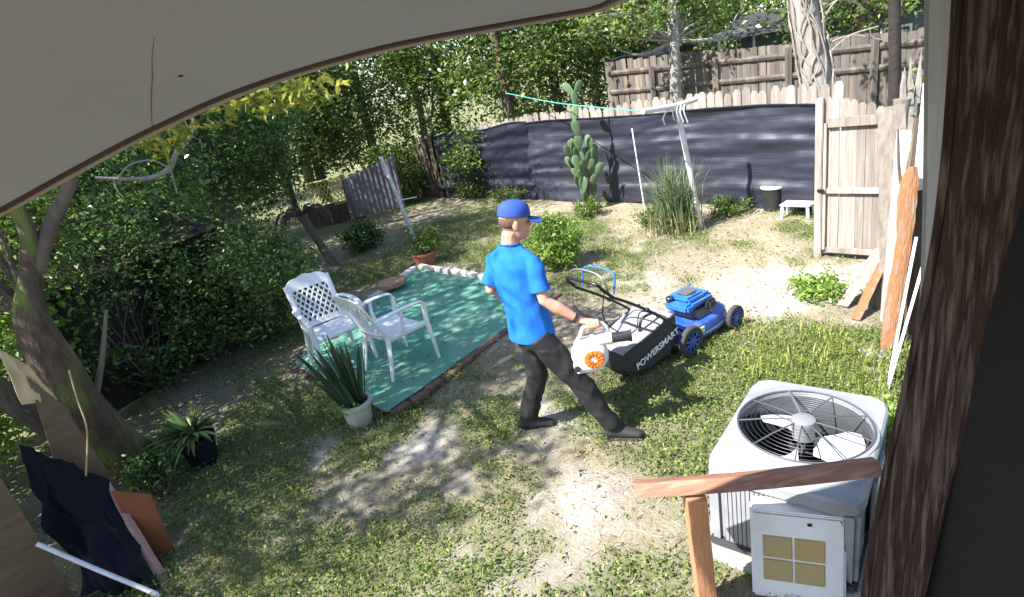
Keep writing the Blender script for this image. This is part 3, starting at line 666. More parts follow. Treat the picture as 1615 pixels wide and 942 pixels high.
pot(tpp, .15, .19, .22, TERRA)
P, cc = clump_points(RNG, (0, 0, .42), (.27, .27, .24), 42, 22, .05)
link('foliage', leaf_mesh('foliage', P, RNG.uniform(.04, .075, len(P)), LEAFG, RNG, .4), tpp)
mb = MB(); limbs(mb, (0, 0, .2), cc[:14], .007, RNG, 4); mb.build('stems', mat('stem_green', (.08, .12, .04), (.06, .09, .03), 6), tpp)

# small dark plant and terracotta-coloured box at the left front
sm = thing('dark_shrub', 'small dark low shrub beside the orange panel', 'shrub', (-3.0, 3.82, 0))
P, cc = clump_points(RNG, (0, 0, .22), (.2, .2, .2), 40, 20, .045)
link('foliage', leaf_mesh('foliage', P, RNG.uniform(.03, .06, len(P)), LEAFD, RNG, .45), sm)
mb = MB(); limbs(mb, (0, 0, 0), cc[:10], .006, RNG, 4); mb.build('stems', BARK, sm)

# ---------------------------------------------------------------- clothesline posts
lp = thing('white_post', 'slim white leaning clothesline post beyond the carpet', 'post', (-1.59, 10.62, 0))
MB().tube([(0, 0, 0), (-.11, 0, .8), (-.24, .02, 1.60)], .036, 10).build('pole', PIPE, lp, 50)
MB().tube([(-.12, .02, .80), (.22, .04, .80)], .012, 6).build('side_bar', PIPE, lp, 50)
MB().lathe([(.03, 0), (.038, 0), (.038, .03), (.01, .035)], 12, Matrix.Translation((-.24, .02, 1.59))).build('cap', PIPE, lp, 50)
rp_ = thing('clothesline_post', 'white T-shaped clothesline post with crossarm before the black sheeting', 'clothesline post', (2.92, 8.0, 0))
MB().tube([(0, 0, 0), (-.11, -.02, .85), (-.24, -.06, 1.74)], .04, 10).build('pole', PIPE, rp_, 50)
MB().tube([(-.80, -.38, 1.82), (-.24, -.06, 1.78), (.08, .10, 1.80)], .036, 10).build('crossarm', PIPE, rp_, 50)
MB().tube([(-.27, -.08, 1.76), (-.45, -.2, 1.74), (-.5, -.22, 1.66), (-.47, -.2, 1.58)], .012, 6).build('tied_rag', PIPE, rp_, 50)
for k in range(4): MB().tube(spline([(-.3+.05*k, -.1, 1.78), (-.33+.05*k, -.13, 1.7), (-.31+.06*k, -.12, 1.60-.02*k)], 3), .009, 5).build('tied_rag', PIPE, rp_, 50)
GL = mat('green_line', (.1, .42, .36), (.08, .36, .3), 9, .5)
lead = Vector((2.92-.80, 8.0-.38, 1.82))
ln_ = MB().tube(spline([lead, lead.lerp(Vector((.72, 13.2, 2.2)), .5)+Vector((0, 0, -.04)), Vector((.72, 13.2, 2.22))], 10), .0085, 5).build('clothesline', GL); tag(ln_, 'green clothesline cord strung from the crossarm to the back', 'cord')
tpipe = leaning('thin_pipe', 'thin upright pipe before the black sheeting left of the crossarm post', 'pipe', (2.55, 9.6, 0), (2.47, 9.6, 1.4), .014, .014, PIPE, (1, 0, 0))

# ---------------------------------------------------------------- cactus, grass clump, lime bush, weeds
CACT = mat('cactus_green', (.055, .105, .045), (.10, .16, .07), 6, .6, .15, c3=(.26, .27, .17), c3scale=4, c3amt=.4)
cac = thing('prickly_pear', 'tall prickly pear cactus of stacked pads before the sheeting', 'cactus', (1.75, 10.3, 0))
MB().tube(spline([(0, 0, 0), (.02, .01, .4), (-.02, 0, .8)], 5), [.055, .055, .05, .05, .05, .05, .048, .045, .04, .04, .035], 8).build('stem', BARK, cac, 50)
padm = MB().lathe([(.004, 0), (.03, .03), (.06, .1), (.085, .2), (.088, .26), (.07, .325), (.035, .36), (.004, .37)], 14, Matrix.Diagonal((1, .2, 1, 1))).mesh('pad', CACT, 60)
def pad(base, tilt, az, s):
    o = link('pad', padm, cac); o.location = base; o.rotation_euler = (random.uniform(-.25, .25), tilt, az); o.scale = (s, s, s)
    return Matrix.LocRotScale(Vector(base), o.rotation_euler, Vector((s, s, s))) @ Vector((0, 0, .35))
heads = []
for k, z in enumerate((.1, .2, .3, .4, .48, .56, .64, .74, .84)):
    for sg in (-1, 1):
        t = pad((sg*.03, .0, z), sg*random.uniform(.15, .75), random.uniform(-.7, .7), random.uniform(.75, 1.0)); heads.append((t, sg))
for t, sg in list(heads):
    for q in range(2 if t.z > .5 else 1):
        if random.random() < .85: heads.append((pad(tuple(t-Vector((0, 0, .02))), sg*random.uniform(-.2, .6), random.uniform(-.9, .9), random.uniform(.6, .85)), sg))
p = Vector((-.02, 0, .8))
for k in range(5): p = pad(tuple(p-Vector((0, 0, .03))), (-.25, .2, -.1, .15, .1)[k], random.uniform(-.4, .4), .98-.06*k)
pad(tuple(p-Vector((0, 0, .05))), .6, .2, .7); pad(tuple(p-Vector((0, 0, .05))), -.7, -.3, .75)

def blade_mesh(name, base, ln, lean, wd, m, rng, rnd=None):
    """thin blades (two quads each, bent over)"""
    n = len(base); az = rng.random(n)*2*PI; d = np.stack([np.cos(az), np.sin(az), np.zeros(n)], 1); s = np.stack([-np.sin(az), np.cos(az), np.zeros(n)], 1)
    up = np.array([0, 0, 1.]); l = ln[:, None]; k = lean[:, None]; w_ = wd[:, None]
    mid = base+up*l*.55*np.sqrt(1-.3*k)+d*l*k*.3; tip = base+up*l*(1-.62*k)+d*l*k*.85
    V = np.empty((n*2, 4, 3))
    V[0::2, 0] = base-s*w_; V[0::2, 1] = base+s*w_; V[0::2, 2] = mid+s*w_*.85; V[0::2, 3] = mid-s*w_*.85
    V[1::2, 0] = mid-s*w_*.85; V[1::2, 1] = mid+s*w_*.85; V[1::2, 2] = tip+s*w_*.12; V[1::2, 3] = tip-s*w_*.12
    r = rng.random(n) if rnd is None else rnd
    return quads_mesh(name, V, m, rng, np.repeat(r, 2))
GRASSD = leafmat('dry_grass', (.16, .17, .07), (.27, .25, .12), (.42, .36, .2), .3, .6)
og = thing('tall_grass_clump', 'tall clump of pampas-like grass around the foot of the crossarm post', 'grass clump', (2.58, 8.1, 0))
n = 520; b0 = RNG.normal(size=(n, 3))*np.array([.11, .11, 0])
link('green_blades', blade_mesh('green_blades', b0, RNG.uniform(.7, 1.25, n), RNG.uniform(.08, .6, n), RNG.uniform(.006, .010, n), leafmat('clump_green', (.07, .11, .05), (.14, .19, .09), (.25, .29, .16), .3), RNG), og)
n = 420; b0 = RNG.normal(size=(n, 3))*np.array([.15, .15, 0])
link('dry_blades', blade_mesh('dry_blades', b0, RNG.uniform(.25, .6, n), RNG.uniform(.2, .95, n), RNG.uniform(.005, .008, n), GRASSD, RNG), og)
def shrub(name, label, loc, r, h, clumps, per, sig, size, m, stemr=.015, cat='shrub', aspect=.5, hollow=.35, group=None):
    root = thing(name, label, cat, (*loc, 0), 0, group)
    P, cc = clump_points(RNG, (0, 0, h*.52), (r, r, h*.5), clumps, per, sig, .5, hollow); P[:, 2] = np.maximum(P[:, 2], .02)
    link('foliage', leaf_mesh('foliage', P, RNG.uniform(size*.7, size*1.3, len(P)), m, RNG, aspect), root)
    mb = MB(); limbs(mb, (0, 0, 0), cc[:min(24, clumps//3)], stemr, RNG, 5); mb.build('stems', BARK, root, 50)
    return root
shrub('lime_shrub', 'bright lime-green leafy bush behind the man', (.70, 7.5), .36, .72, 110, 34, .06, .055, LEAFL, .008)
shrub('round_shrub', 'rounded glossy shrub left of the white chairs', (-3.15, 6.95), .72, 1.45, 170, 62, .10, .062, LEAFS, .02)
shrub('low_shrub', 'low weedy shrub by the dead palm trunk', (-2.55, 10.6), .38, .55, 70, 26, .07, .07, LEAFD, .008)
for i, (x, y, r, h, lb) in enumerate(((1.62, 9.9, .3, .32, 'low weeds at the foot of the cactus'), (2.35, 8.5, .22, .3, 'low weeds left of the tall grass clump'), (.3, 12.4, .5, .35, 'low weeds along the foot of the black sheeting corner'), (3.45, 8.35, .35, .25, 'low weeds before the black bucket'), (2.98, 5.1, .26, .2, 'bright weeds in front of the gate foot'), (1.98, 2.75, .2, .4, 'bright weeds between the air conditioner and corner board'))):
    shrub('weed_patch', lb, (x, y), r, h, 46, 26, .05, .045, LEAFL if i > 3 else LEAFG, .004, 'weeds', .5, .1)

# dead-frond palm
pal = thing('dead_palm', 'short palm with a skirt of dead fronds and a leaning trunk', 'palm', (-3.05, 10.1, 0))
MB().tube(spline([(0, 0, -.02), (-.16, 0, .5), (-.30, .02, .95)], 6), [.085, .08, .08, .078, .075, .07, .07, .07, .07, .075, .075, .08, .08], 9).build('trunk', BARK, pal, 50)
for i in range(34):
    a = random.uniform(0, 2*PI); l = random.uniform(.4, .75); e = random.uniform(.1, .35)
    MB().tube(spline([(-.30, .02, .95), (-.30+math.cos(a)*l*.5, .02+math.sin(a)*l*.5, .95+e*.4), (-.30+math.cos(a)*l*.8, .02+math.sin(a)*l*.8, .95-l*.45)], 4), [(.018*q, .004) for q in (.6, .9, 1, 1, 1, .9, .7, .4, .1)], 4).build('dead_frond', mat('dead_frond', (.12, .08, .06), (.06, .04, .032), 7, .9), pal)

# bucket and stool by the sheeting
bk = thing('black_bucket', 'black bucket with a pale lid before the sheeting', 'bucket', (4.10, 8.2, 0))
MB().lathe([(.12, 0), (.13, 0), (.155, .32), (.165, .325), (.165, .345), (.15, .345)], 22).build('bucket', BLACKP, bk, 40)
MB().lathe([(.01, .352), (.155, .35), (.168, .345), (.168, .362), (.15, .37), (.01, .37)], 22).build('lid', mat('pale_lid', (.5, .5, .5), (.4, .4, .4), 5, .5), bk, 40)
st = thing('white_stool', 'small low white step stool beside the black bucket', 'stool', (4.16, 7.62, 0), -.9)
MB().bbox((0, 0, .2), (.40, .24, .03), .01).build('top', WH, st)
for sx in (-1, 1):
    for sy in (-1, 1): MB().tube([(sx*.17, sy*.09, .19), (sx*.18, sy*.10, 0)], [(.022, .022), (.02, .02)], 4).build('leg', WH, st)

# ---------------------------------------------------------------- air conditioner condenser
AX = Vector((.66, .75, 0)).normalized(); AYv = Vector((AX.y, -AX.x, 0))
ACP = mat('ac_paint', (.29, .295, .315), (.23, .235, .255), 4, .45, .03, c3=(.13, .13, .15), c3scale=3.0, c3amt=.75)
ACD = mat('ac_dark', (.035, .036, .04), (.05, .05, .055), 6, .6)
ACS = mat('ac_shroud', (.12, .125, .14), (.08, .085, .095), 5, .45, metallic=.4)
ac = thing('air_conditioner', 'grey air conditioner condenser with round top fan grille', 'air conditioner', (1.345, 2.435, 0), math.atan2(AX.y, AX.x))
LX, LY, ZT, RF = .46, .35, .585, .318
FC = Vector((.045, -.005, 0))
MB().bbox((0, 0, .03), (2*LX+.1, 2*LY+.1, .06), .012).build('pad', mat('concrete_pad', (.34, .33, .31), (.25, .24, .22), 12, .9, .3), ac)
MB().bbox((0, 0, .085), (2*LX-.02, 2*LY-.02, .05), .01).build('base_pan', ACD, ac)
def rrect(a, b, r, n=6):
    out = []
    for cx, cy, a0 in ((a-r, b-r, 0), (-a+r, b-r, PI/2), (-a+r, -b+r, PI), (a-r, -b+r, 1.5*PI)):
        for k in range(n): t = a0+PI/2*k/(n-1); out.append((cx+r*math.cos(t), cy+r*math.sin(t)))
    return out
# top pan: rounded rectangle to round opening
NO = 48
def rr_at(t, a, b, r):
    """point on the rounded rectangle outline in direction t"""
    c_, s_ = math.cos(t), math.sin(t); lo, hi = 0, 2
    for _ in range(30):
        md_ = (lo+hi)/2; x, y = abs(md_*c_), abs(md_*s_); dx, dy = x-(a-r), y-(b-r)
        ins = (x <= a and y <= b) and not (dx > 0 and dy > 0 and dx*dx+dy*dy > r*r)
        lo, hi = (md_, hi) if ins else (lo, md_)
    return (lo*c_, lo*s_)
rings = []
for (kind, sc, z) in (('o', 0, ZT-.075), ('o', 0, ZT-.018), ('o', -.012, ZT-.003), ('o', -.03, ZT), ('c', .022, ZT+.004), ('c', .008, ZT+.012), ('c', 0, ZT+.004), ('c', 0, ZT-.02)):
    ring = []
    for k in range(NO):
        t = 2*PI*k/NO
        if kind == 'o': x, y = rr_at(t, LX+sc, LY+sc, .09)
        else: x, y = FC.x+(RF+sc)*math.cos(t), FC.y+(RF+sc)*math.sin(t)
        ring.append((x, y, z))
    rings.append(ring)
MB().add([p for r_ in rings for p in r_], [(i*NO+k, i*NO+(k+1) % NO, (i+1)*NO+(k+1) % NO, (i+1)*NO+k) for i in range(len(rings)-1) for k in range(NO)]).build('top_pan', ACP, ac, 35)
Mf = Matrix.Translation((FC.x, FC.y, 0))
MB().lathe([(RF+.002, ZT-.012), (RF-.004, ZT-.06), (RF-.012, ZT-.22), (RF-.004, ZT-.25)], 48, Mf, False).build('fan_shroud', ACS, ac, 50)
MB().lathe([(.01, .14), (RF+.04, .14)], 40, Mf).build('inner_floor', ACD, ac)
# side louvre panels: corner posts and slats
for sx in (-1, 1):
    for sy in (-1, 1): MB().bbox((sx*(LX-.05), sy*(LY-.05), .31), (.075, .075, .42), .02).build('corner_post', ACP, ac)
for k in range(34):
    x = lerp(-LX+.1, LX-.1, k/33)
    for sy in (-1, 1):
        if sy > 0 or k < 40: MB().box((x, sy*(LY-.035), .31), (.017, .02, .41)).build('louvre', ACP, ac)
for k in range(24):
    y = lerp(-LY+.1, LY-.1, k/23)
    for sx in (-1, 1): MB().box((sx*(LX-.035), y, .31), (.02, .017, .41)).build('louvre', ACP, ac)
for sy in (-1, 1): MB().box((0, sy*(LY-.06), .31), (2*LX-.14, .01, .41)).build('coil', ACD, ac)
for sx in (-1, 1): MB().box((sx*(LX-.06), 0, .31), (.01, 2*LY-.14, .41)).build('coil', ACD, ac)
MB().bbox((-LX+.03, -LY+.2, .31), (.03, .26, .41), .006).build('service_panel', ACP, ac)
for (y, z, a_, b_) in ((-LY+.15, .40, .07, .10), (-LY+.26, .38, .055, .06)): MB().box((-LX+.012, y, z), (.004, a_, b_)).build('label_sticker', mat('sticker_white', (.75, .75, .75), (.55, .55, .56), 60, .5), ac)
MB().bbox((-.02, -LY-.004, .30), (.30, .02, .36), .006).build('access_cover', ACP, ac)
for (x, z, a_, b_) in ((-.09, .44, .09, .09), (.02, .42, .08, .1), (.10, .41, .05, .07)): MB().box((x, -LY-.016, z), (a_, .004, b_)).build('label_sticker', MATS['sticker_white'], ac)
# grille: rings, spokes, hub, fan blades
for k in range(10):
    r = .075+(RF-.075)*(k+.6)/10.2; z = ZT+.012+.03*(1-(r/RF)**2)
    pts = [(FC.x+r*math.cos(t), FC.y+r*math.sin(t), z) for t in [2*PI*i/40 for i in range(40)]]
    MB().tube(pts, .0007, 4, close=True).build('grille_ring', ACS, ac, 50)
for k in range(9):
    t = 2*PI*k/9-.95
    pts = [(FC.x+r*math.cos(t), FC.y+r*math.sin(t), ZT+.010+.03*(1-(r/RF)**2)) for r in (.05, .12, .2, RF+.004)]
    MB().tube(pts, .0042 if k != 2 else .007, 6).build('grille_spoke', METAL if k == 2 else ACS, ac, 50)
MB().tube([(FC.x+(RF+.003)*math.cos(t), FC.y+(RF+.003)*math.sin(t), ZT+.014) for t in [2*PI*i/48 for i in range(48)]], .006, 6, close=True).build('grille_rim', ACS, ac, 50)
MB().lathe([(.005, ZT+.055), (.04, ZT+.053), (.058, ZT+.043), (.062, ZT+.03), (.06, ZT+.02), (.056, ZT-.03), (.054, ZT-.07), (.01, ZT-.07)], 28, Mf).build('motor_cap', mat('motor_grey', (.2, .2, .21), (.16, .16, .17), 8, .5), ac, 40)
MB().tube([(FC.x, FC.y, ZT-.07), (FC.x, FC.y, .16)], .012, 8).build('motor_shaft', METAL, ac, 50)
for k in range(3):
    a0 = 2*PI*k/3+2.75
    def bl_(u, v, a0=a0):
        r = lerp(.05, RF-.03, u); w_ = lerp(.3, .80, u**.6)*(1-.3*max(0, u-.8)/.2)
        t = a0+(v-.5)*w_*1.5; return (FC.x+r*math.cos(t), FC.y+r*math.sin(t), ZT-.12+(v-.5)*.10*(1-.4*u))
    MB().sheet(bl_, 10, 8, .004).build('fan_blade', mat('blade_alu', (.72, .74, .78), (.66, .68, .72), 4, .35, metallic=.25), ac, 50)

# ---------------------------------------------------------------- handrail with its post
RAILW = mat('brown_rail', (.30, .14, .085), (.17, .08, .055), 4, .65, .35, stretch=(1, 8, 8), c3=(.38, .24, .17), c3scale=5, c3amt=.6)
POSTO = mat('orange_post', (.50, .25, .13), (.36, .17, .09), 4, .7, .25, stretch=(6, 6, .6))
hr = thing('stair_handrail', 'reddish brown wooden handrail on an orange post in front of the air conditioner', 'handrail', (.62, 2.0, 0))
MB().tube([Vector((.365, 2.00, .80)).lerp(Vector((1.30, 1.78, .87)), t/10)+Vector((0, 0, -.014*math.sin(t/10*PI))) for t in range(11)], [(.027, .06)]*11, 4, ref=(0, 0, 1)).build('handrail', RAILW, hr, None, True)
MB().tube([(.655, 2.03, -.02), (.60, 1.915, .785)], [(.06, .052)]*2, 4, ref=Vector((1, -.2, 0)).lerp(Vector((0, -1, 0)), .5)).build('post', POSTO, hr, None, True)

# ---------------------------------------------------------------- white box with amber panes
BXW = mat('box_white', (.74, .74, .75), (.62, .62, .63), 4, .5, .05, c3=(.5, .48, .45), c3scale=4, c3amt=.3)
AMB = mat('amber_pane', (.36, .27, .11), (.36, .32, .19), 6, .45, .03, c3=(.5, .25, .08), c3scale=3.5, c3amt=.8)
bx = thing('white_box', 'white square panel box with four amber panes standing before the air conditioner', 'box', (1.06, 1.93, 0), -.42)
BT = rotm('X', -.14)
MB().bbox((0, .06, .24), (.40, .10, .48), .012, BT).build('case', BXW, bx)
MB().bbox((0, .055, .488), (.385, .115, .016), .006, BT).build('lid', BXW, bx)
for i in range(2):
    for j in range(2): MB().bbox((-.085+.135*i, .008, .17+.128*j), (.126, .008, .118), .003, BT).build('pane', AMB, bx)
for z in (.12, .22, .33): MB().bbox((.203, .05, z), (.012, .03, .035), .003, BT).build('hinge', BLACKM, bx)
MB().bbox((.05, .0, .44), (.02, .014, .008), .002, BT).build('catch', BLACKM, bx)
ys = leaning('yellow_tag', 'narrow yellow strip hanging at the right of the air conditioner', 'strip', (1.42, 1.96, .26), (1.50, 1.96, .52), .012, .002, mat('yellow_strip', (.75, .62, .05), (.68, .55, .04), 5, .6), (1, 0, 0))

# ---------------------------------------------------------------- clutter along the left boundary
PLYB = mat('brown_plywood', (.15, .10, .06), (.09, .06, .035), 3, .8, .2, stretch=(1, 1, 5), c3=(.12, .08, .05), c3scale=2, c3amt=.6)  # browns darkened to stand in for deep shade at the left
def quad_board(name, label, cat, pts, m, th, wob=0, n=10):
    p = [Vector(q) for q in pts]; base = Vector((sum(q.x for q in p)/4, sum(q.y for q in p)/4, min(q.z for q in p)))
    nr = (p[1]-p[0]).cross(p[3]-p[0]).normalized()
    def f(u, v):
        q = p[0].lerp(p[1], u).lerp(p[3].lerp(p[2], u), v)-base
        if wob: q = q+nr*wob*(mnoise.noise(Vector((u*3, v*3, 2)))+.5*mnoise.noise(Vector((u*9+v*5, v*4, 6)))+.8*math.sin(u*7+v*2)*mnoise.noise(Vector((u*2, v*2, 9))))
        return q
    o = MB().sheet(f, n, n, nr*-th).build(name, m, None, 50); o.location = base; return tag(o, label, cat)
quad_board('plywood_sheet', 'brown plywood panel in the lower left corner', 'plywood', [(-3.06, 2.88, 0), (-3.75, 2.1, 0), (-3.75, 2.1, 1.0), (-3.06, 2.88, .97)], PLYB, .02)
quad_board('draped_tarp', 'black tarp draped down over the left boundary', 'tarp', [(-3.02, 2.87, .03), (-2.47, 2.80, .015), (-2.86, 3.30, .54), (-3.0, 3.02, 1.08)], mat('draped_black', (.006, .007, .014), (.004, .0045, .009), 4, .75, .3, bscale=6, spec=.15), .004, .10, 44)
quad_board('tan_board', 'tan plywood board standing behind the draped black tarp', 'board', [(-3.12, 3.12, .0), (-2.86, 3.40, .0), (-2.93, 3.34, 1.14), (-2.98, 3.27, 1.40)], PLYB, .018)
quad_board('torn_cardboard', 'torn pale cardboard flap above the tan board', 'cardboard', [(-3.03, 3.20, 1.25), (-2.94, 3.34, 1.18), (-2.97, 3.30, 1.46), (-3.03, 3.24, 1.62)], mat('cardboard', (.5, .38, .22), (.42, .3, .17), 8, .85, .1), .008, .02)
leaning('pink_board', 'pinkish narrow board leaning against the draped tarp', 'board', (-2.47, 2.86, 0), (-2.86, 3.26, .56), .028, .011, mat('pink_wood', (.34, .2, .17), (.25, .14, .12), 5, .8, .2, stretch=(5, 5, .7)), (.6, .6, 0))
quad_board('orange_board', 'rusty orange board leaning behind the pink board', 'board', [(-2.70, 3.06, 0), (-2.55, 3.14, 0), (-2.60, 3.24, .43), (-2.76, 3.16, .56)], mat('orange_board', (.22, .07, .02), (.15, .045, .015), 5, .7, .15), .02)  # orange darkened as well, shade put into the base colour
pw = MB().tube(spline([(0, 0, .52), (.28, -.03, .27), (.58, -.07, .03)], 8), .014, 8).build('white_hose', PIPE, None, 50); pw.location = (-3.02, 2.82, 0); tag(pw, 'white plastic pipe lying across the draped black tarp', 'pipe')
rpz = MB().tube(spline([(0, 0, 1.43), (-.02, -.02, 1.25), (-.04, -.04, 1.05), (-.13, -.1, .78)], 6), .0055, 6).build('hanging_rope', mat('rope_tan', (.35, .27, .15), (.28, .2, .1), 30, .9, .3), None, 50)
rpz.location = (-2.62, 3.14, 0); tag(rpz, 'tan rope hanging in front of the tan board', 'rope')
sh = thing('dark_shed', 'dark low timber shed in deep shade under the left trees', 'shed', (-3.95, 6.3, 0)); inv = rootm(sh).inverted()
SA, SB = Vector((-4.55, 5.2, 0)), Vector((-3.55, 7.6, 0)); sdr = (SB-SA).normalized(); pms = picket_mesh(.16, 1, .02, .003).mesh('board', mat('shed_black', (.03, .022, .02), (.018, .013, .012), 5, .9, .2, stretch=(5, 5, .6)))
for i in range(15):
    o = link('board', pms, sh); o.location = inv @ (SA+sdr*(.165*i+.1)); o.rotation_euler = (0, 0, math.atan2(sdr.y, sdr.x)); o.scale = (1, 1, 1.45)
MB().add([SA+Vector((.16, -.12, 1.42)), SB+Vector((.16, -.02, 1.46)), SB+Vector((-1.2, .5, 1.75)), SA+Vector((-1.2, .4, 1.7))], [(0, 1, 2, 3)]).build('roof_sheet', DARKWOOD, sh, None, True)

# ================================================================ TREES
def tree(name, label, base, trunk, rads, crowns, leaf, m, bark=BARK, limbn=10, aspect=.5, droop=0, group=None, cat='tree'):
    """crowns: list of (centre, radii, clumps, per, sigma), all relative to the base"""
    root = thing(name, label, cat, (*base, 0), 0, group)
    mb = MB(); pts = spline(trunk, 6); k = len(pts)-1
    vb = []; ns = 18
    fine = spline(pts, 2)
    for i, p_ in enumerate(fine):
        rr = np.interp(i/(len(fine)-1), np.linspace(0, 1, len(rads)), rads)
        for q in range(ns):
            a = 2*PI*q/ns; g = 1+.20*mnoise.noise(Vector((math.cos(a)*3, math.sin(a)*3, p_.z*1.2+base[0])))+.12*mnoise.noise(Vector((math.cos(a)*9, math.sin(a)*9, p_.z*3)))+.5*max(0, .25-p_.z)*abs(math.cos(a*2.5+1))
            vb.append(p_+Vector((math.cos(a), math.sin(a), 0))*rr*g)
    mb.add(vb, [(i*ns+q, i*ns+(q+1) % ns, (i+1)*ns+(q+1) % ns, (i+1)*ns+q) for i in range(len(fine)-1) for q in range(ns)])
    Ps = []
    for (c, r, cl, per, sg) in crowns:
        P, cc = clump_points(RNG, c, r, cl, per, sg, .5, .25); Ps.append(P)
        limbs(mb, pts[-1] if (Vector(c)-pts[-1]).length < (Vector(c)-pts[k//2]).length else pts[k//2], [tuple(q) for q in cc[:limbn]], rads[-1]*.6, RNG, 5)
    to = mb.build('trunk', bark, root, 60)
    P = np.concatenate(Ps)
    link('crown', leaf_mesh('crown', P, RNG.uniform(leaf*.65, leaf*1.35, len(P)), m, RNG, aspect, .3, droop), root)
    return root
# left row
tree('mossy_tree', 'mossy forked tree at the left edge of the view', (-3.35, 4.24), [(0, 0, -.05), (.06, -.32, .69), (.11, -.43, 1.17), (.11, -.43, 1.62), (.21, -.34, 1.99), (.26, -.3, 2.32), (.1, -.3, 3.4)], [.20, .17, .14, .10, .06, .05, .04],
     [((-1.0, -.2, 4.6), (1.3, 1.4, 1.0), 60, 50, .22), ((-.85, .55, 2.1), (.75, .7, .75), 60, 46, .15)], .075, LEAFG, BARKM, 9)
r2 = thing('leaning_tree', 'dark leaning trunk behind the mossy tree, at the picture edge', 'tree', (-3.55, 4.45, 0))
MB().tube(spline([(0, 0, -.05), (-.12, -.45, .7), (-.22, -.75, 1.6), (-.3, -.8, 2.6)], 6), [.11-.003*i for i in range(19)], 9).build('trunk', BARK, r2, 60)
P, cc = clump_points(RNG, (-.6, -.9, 3.4), (1.0, 1.0, .7), 40, 40, .18); link('crown', leaf_mesh('crown', P, RNG.uniform(.05, .1, len(P)), LEAFG, RNG), r2)
mt = next(o for o in C.objects if o.name.startswith('mossy_tree'))
MB().tube(spline([(-3.14, 3.9, 1.9), (-3.0, 4.0, 2.15), (-2.82, 4.13, 2.42), (-2.72, 4.2, 2.8), (-2.8, 4.2, 3.4)], 6), [.055-.0012*i for i in range(25)], 8).build('limb', BARK, mt, 60, True)
MB().tube(spline([(-3.29, 3.92, .75), (-3.05, 3.95, 1.15), (-2.95, 4.1, 1.5)], 6), [.03-.0015*i for i in range(13)], 7).build('limb', BARK, mt, 60, True)
shrub('bright_shrub', 'bright sunlit leafy bush behind the mossy tree trunk', (-5.2, 4.7), 1.0, 2.6, 150, 50, .17, .085, LEAFL, .02)
shrub('bright_shrub', 'pale green bush at the left picture edge below the mossy fork', (-4.7, 3.5), .8, 1.9, 130, 44, .15, .075, LEAFS, .02)
shrub('hanging_shrub', 'leafy dark shrub growing in front of the dark shed', (-3.75, 6.55), .42, 1.15, 90, 40, .1, .06, LEAFD, .012)
shrub('hanging_shrub', 'leafy dark shrub spilling over the shed roof edge', (-4.15, 6.0), .75, 1.9, 110, 44, .12, .06, LEAFD, .012, hollow=.7)
tree('evergreen_tree', 'dense dark evergreen left of the round shrub', (-5.1, 7.1), [(0, 0, -.05), (.1, -.1, 1.2), (.1, 0, 2.6), (0, 0, 4)], [.16, .13, .1, .06],
     [((.55, .0, 2.0), (1.35, 1.4, 1.25), 190, 60, .17), ((0, 0, 3.9), (1.6, 1.7, 1.5), 60, 60, .24)], .08, LEAFD, BARK, 14)
tree('evergreen_tree', 'broad dark evergreen overhanging the dead palm', (-4.7, 10.2), [(0, 0, -.05), (.1, -.1, 1.2), (.1, 0, 2.6), (.2, 0, 4.2)], [.18, .15, .12, .07],
     [((.25, -.1, 2.6), (1.5, 1.5, 1.25), 200, 60, .17), ((.5, 0, 4.3), (1.9, 1.7, 1.6), 70, 60, .26)], .09, LEAFD, BARK, 14)
tree('evergreen_tree', 'evergreen standing directly behind the yellow lattice', (-4.6, 16.3), [(0, 0, -.05), (.1, 0, 2), (.2, 0, 4)], [.16, .13, .06], [((.2, 0, 2.6), (1.8, 1.3, 1.7), 170, 56, .22)], .12, LEAFB, BARK, 12)
tree('evergreen_tree', 'evergreen filling the gap between lattice and dark evergreens', (-5.7, 12.6), [(0, 0, -.05), (.1, 0, 2), (.2, 0, 4)], [.16, .13, .06], [((.2, 0, 2.0), (1.3, 1.3, 1.7), 170, 56, .2)], .10, LEAFD, BARK, 12)
tree('overhanging_tree', 'tall tree over the left lawn with yellowing lower sprays', (-5.6, 2.4), [(0, 0, -.05), (.1, 0, 1.6), (.4, .2, 3.4), (.6, .3, 5.4)], [.2, .17, .14, .08],
     [((.1, .2, 5.6), (1.4, 1.7, 1.2), 70, 55, .26), ((2.0, 1.6, 4.6), (1.2, 1.0, .8), 17, 46, .18), ((-.1, -.4, 3.7), (1.2, 1.3, 1.0), 85, 50, .25)], .10, LEAFG, BARK, 12)
ys_ = thing('yellow_leaf_branch', 'drooping branch of yellow leaves just under the eave', 'branch', (-2.6, 5.6, 0))
mb = MB(); mb.tube(spline([(-.9, .2, 3.4), (.1, -.3, 3.15), (.8, -.7, 2.95), (1.3, -.9, 2.78)], 6), [.03-.0012*i for i in range(19)], 6)
tw = [(1.15, -.85, 2.72), (1.3, -.95, 2.66), (.95, -.7, 2.76), (.75, -.75, 2.7), (1.45, -.9, 2.72), (.3, -.75, 2.62), (.1, -.75, 2.55)]
limbs(mb, (.5, -.55, 3.02), tw, .012, RNG, 5); mb.build('branch_wood', BARK, ys_, 60)
Pl = np.concatenate([RNG.normal(size=(46, 3))*np.array([.11, .1, .05])+np.array(t) for t in tw])
link('leaves', leaf_mesh('leaves', Pl, RNG.uniform(.08, .15, len(Pl)), LEAFY, RNG, .34, .5, .5), ys_)
bb = thing('bare_branch', 'bare pale curved branch against the dark evergreens', 'branch', (-3.1, 5.7, 0))
MB().tube(spline([(-.42, -.2, 2.37), (-.2, -.1, 2.30), (-.02, -.02, 2.27), (.12, .06, 2.32), (.22, .12, 2.45), (.36, .19, 2.57), (.42, .25, 2.72)], 6), [.014+.012*math.sin(i/37*PI) for i in range(37)], 7).build('limb', BARKP, bb, 60)
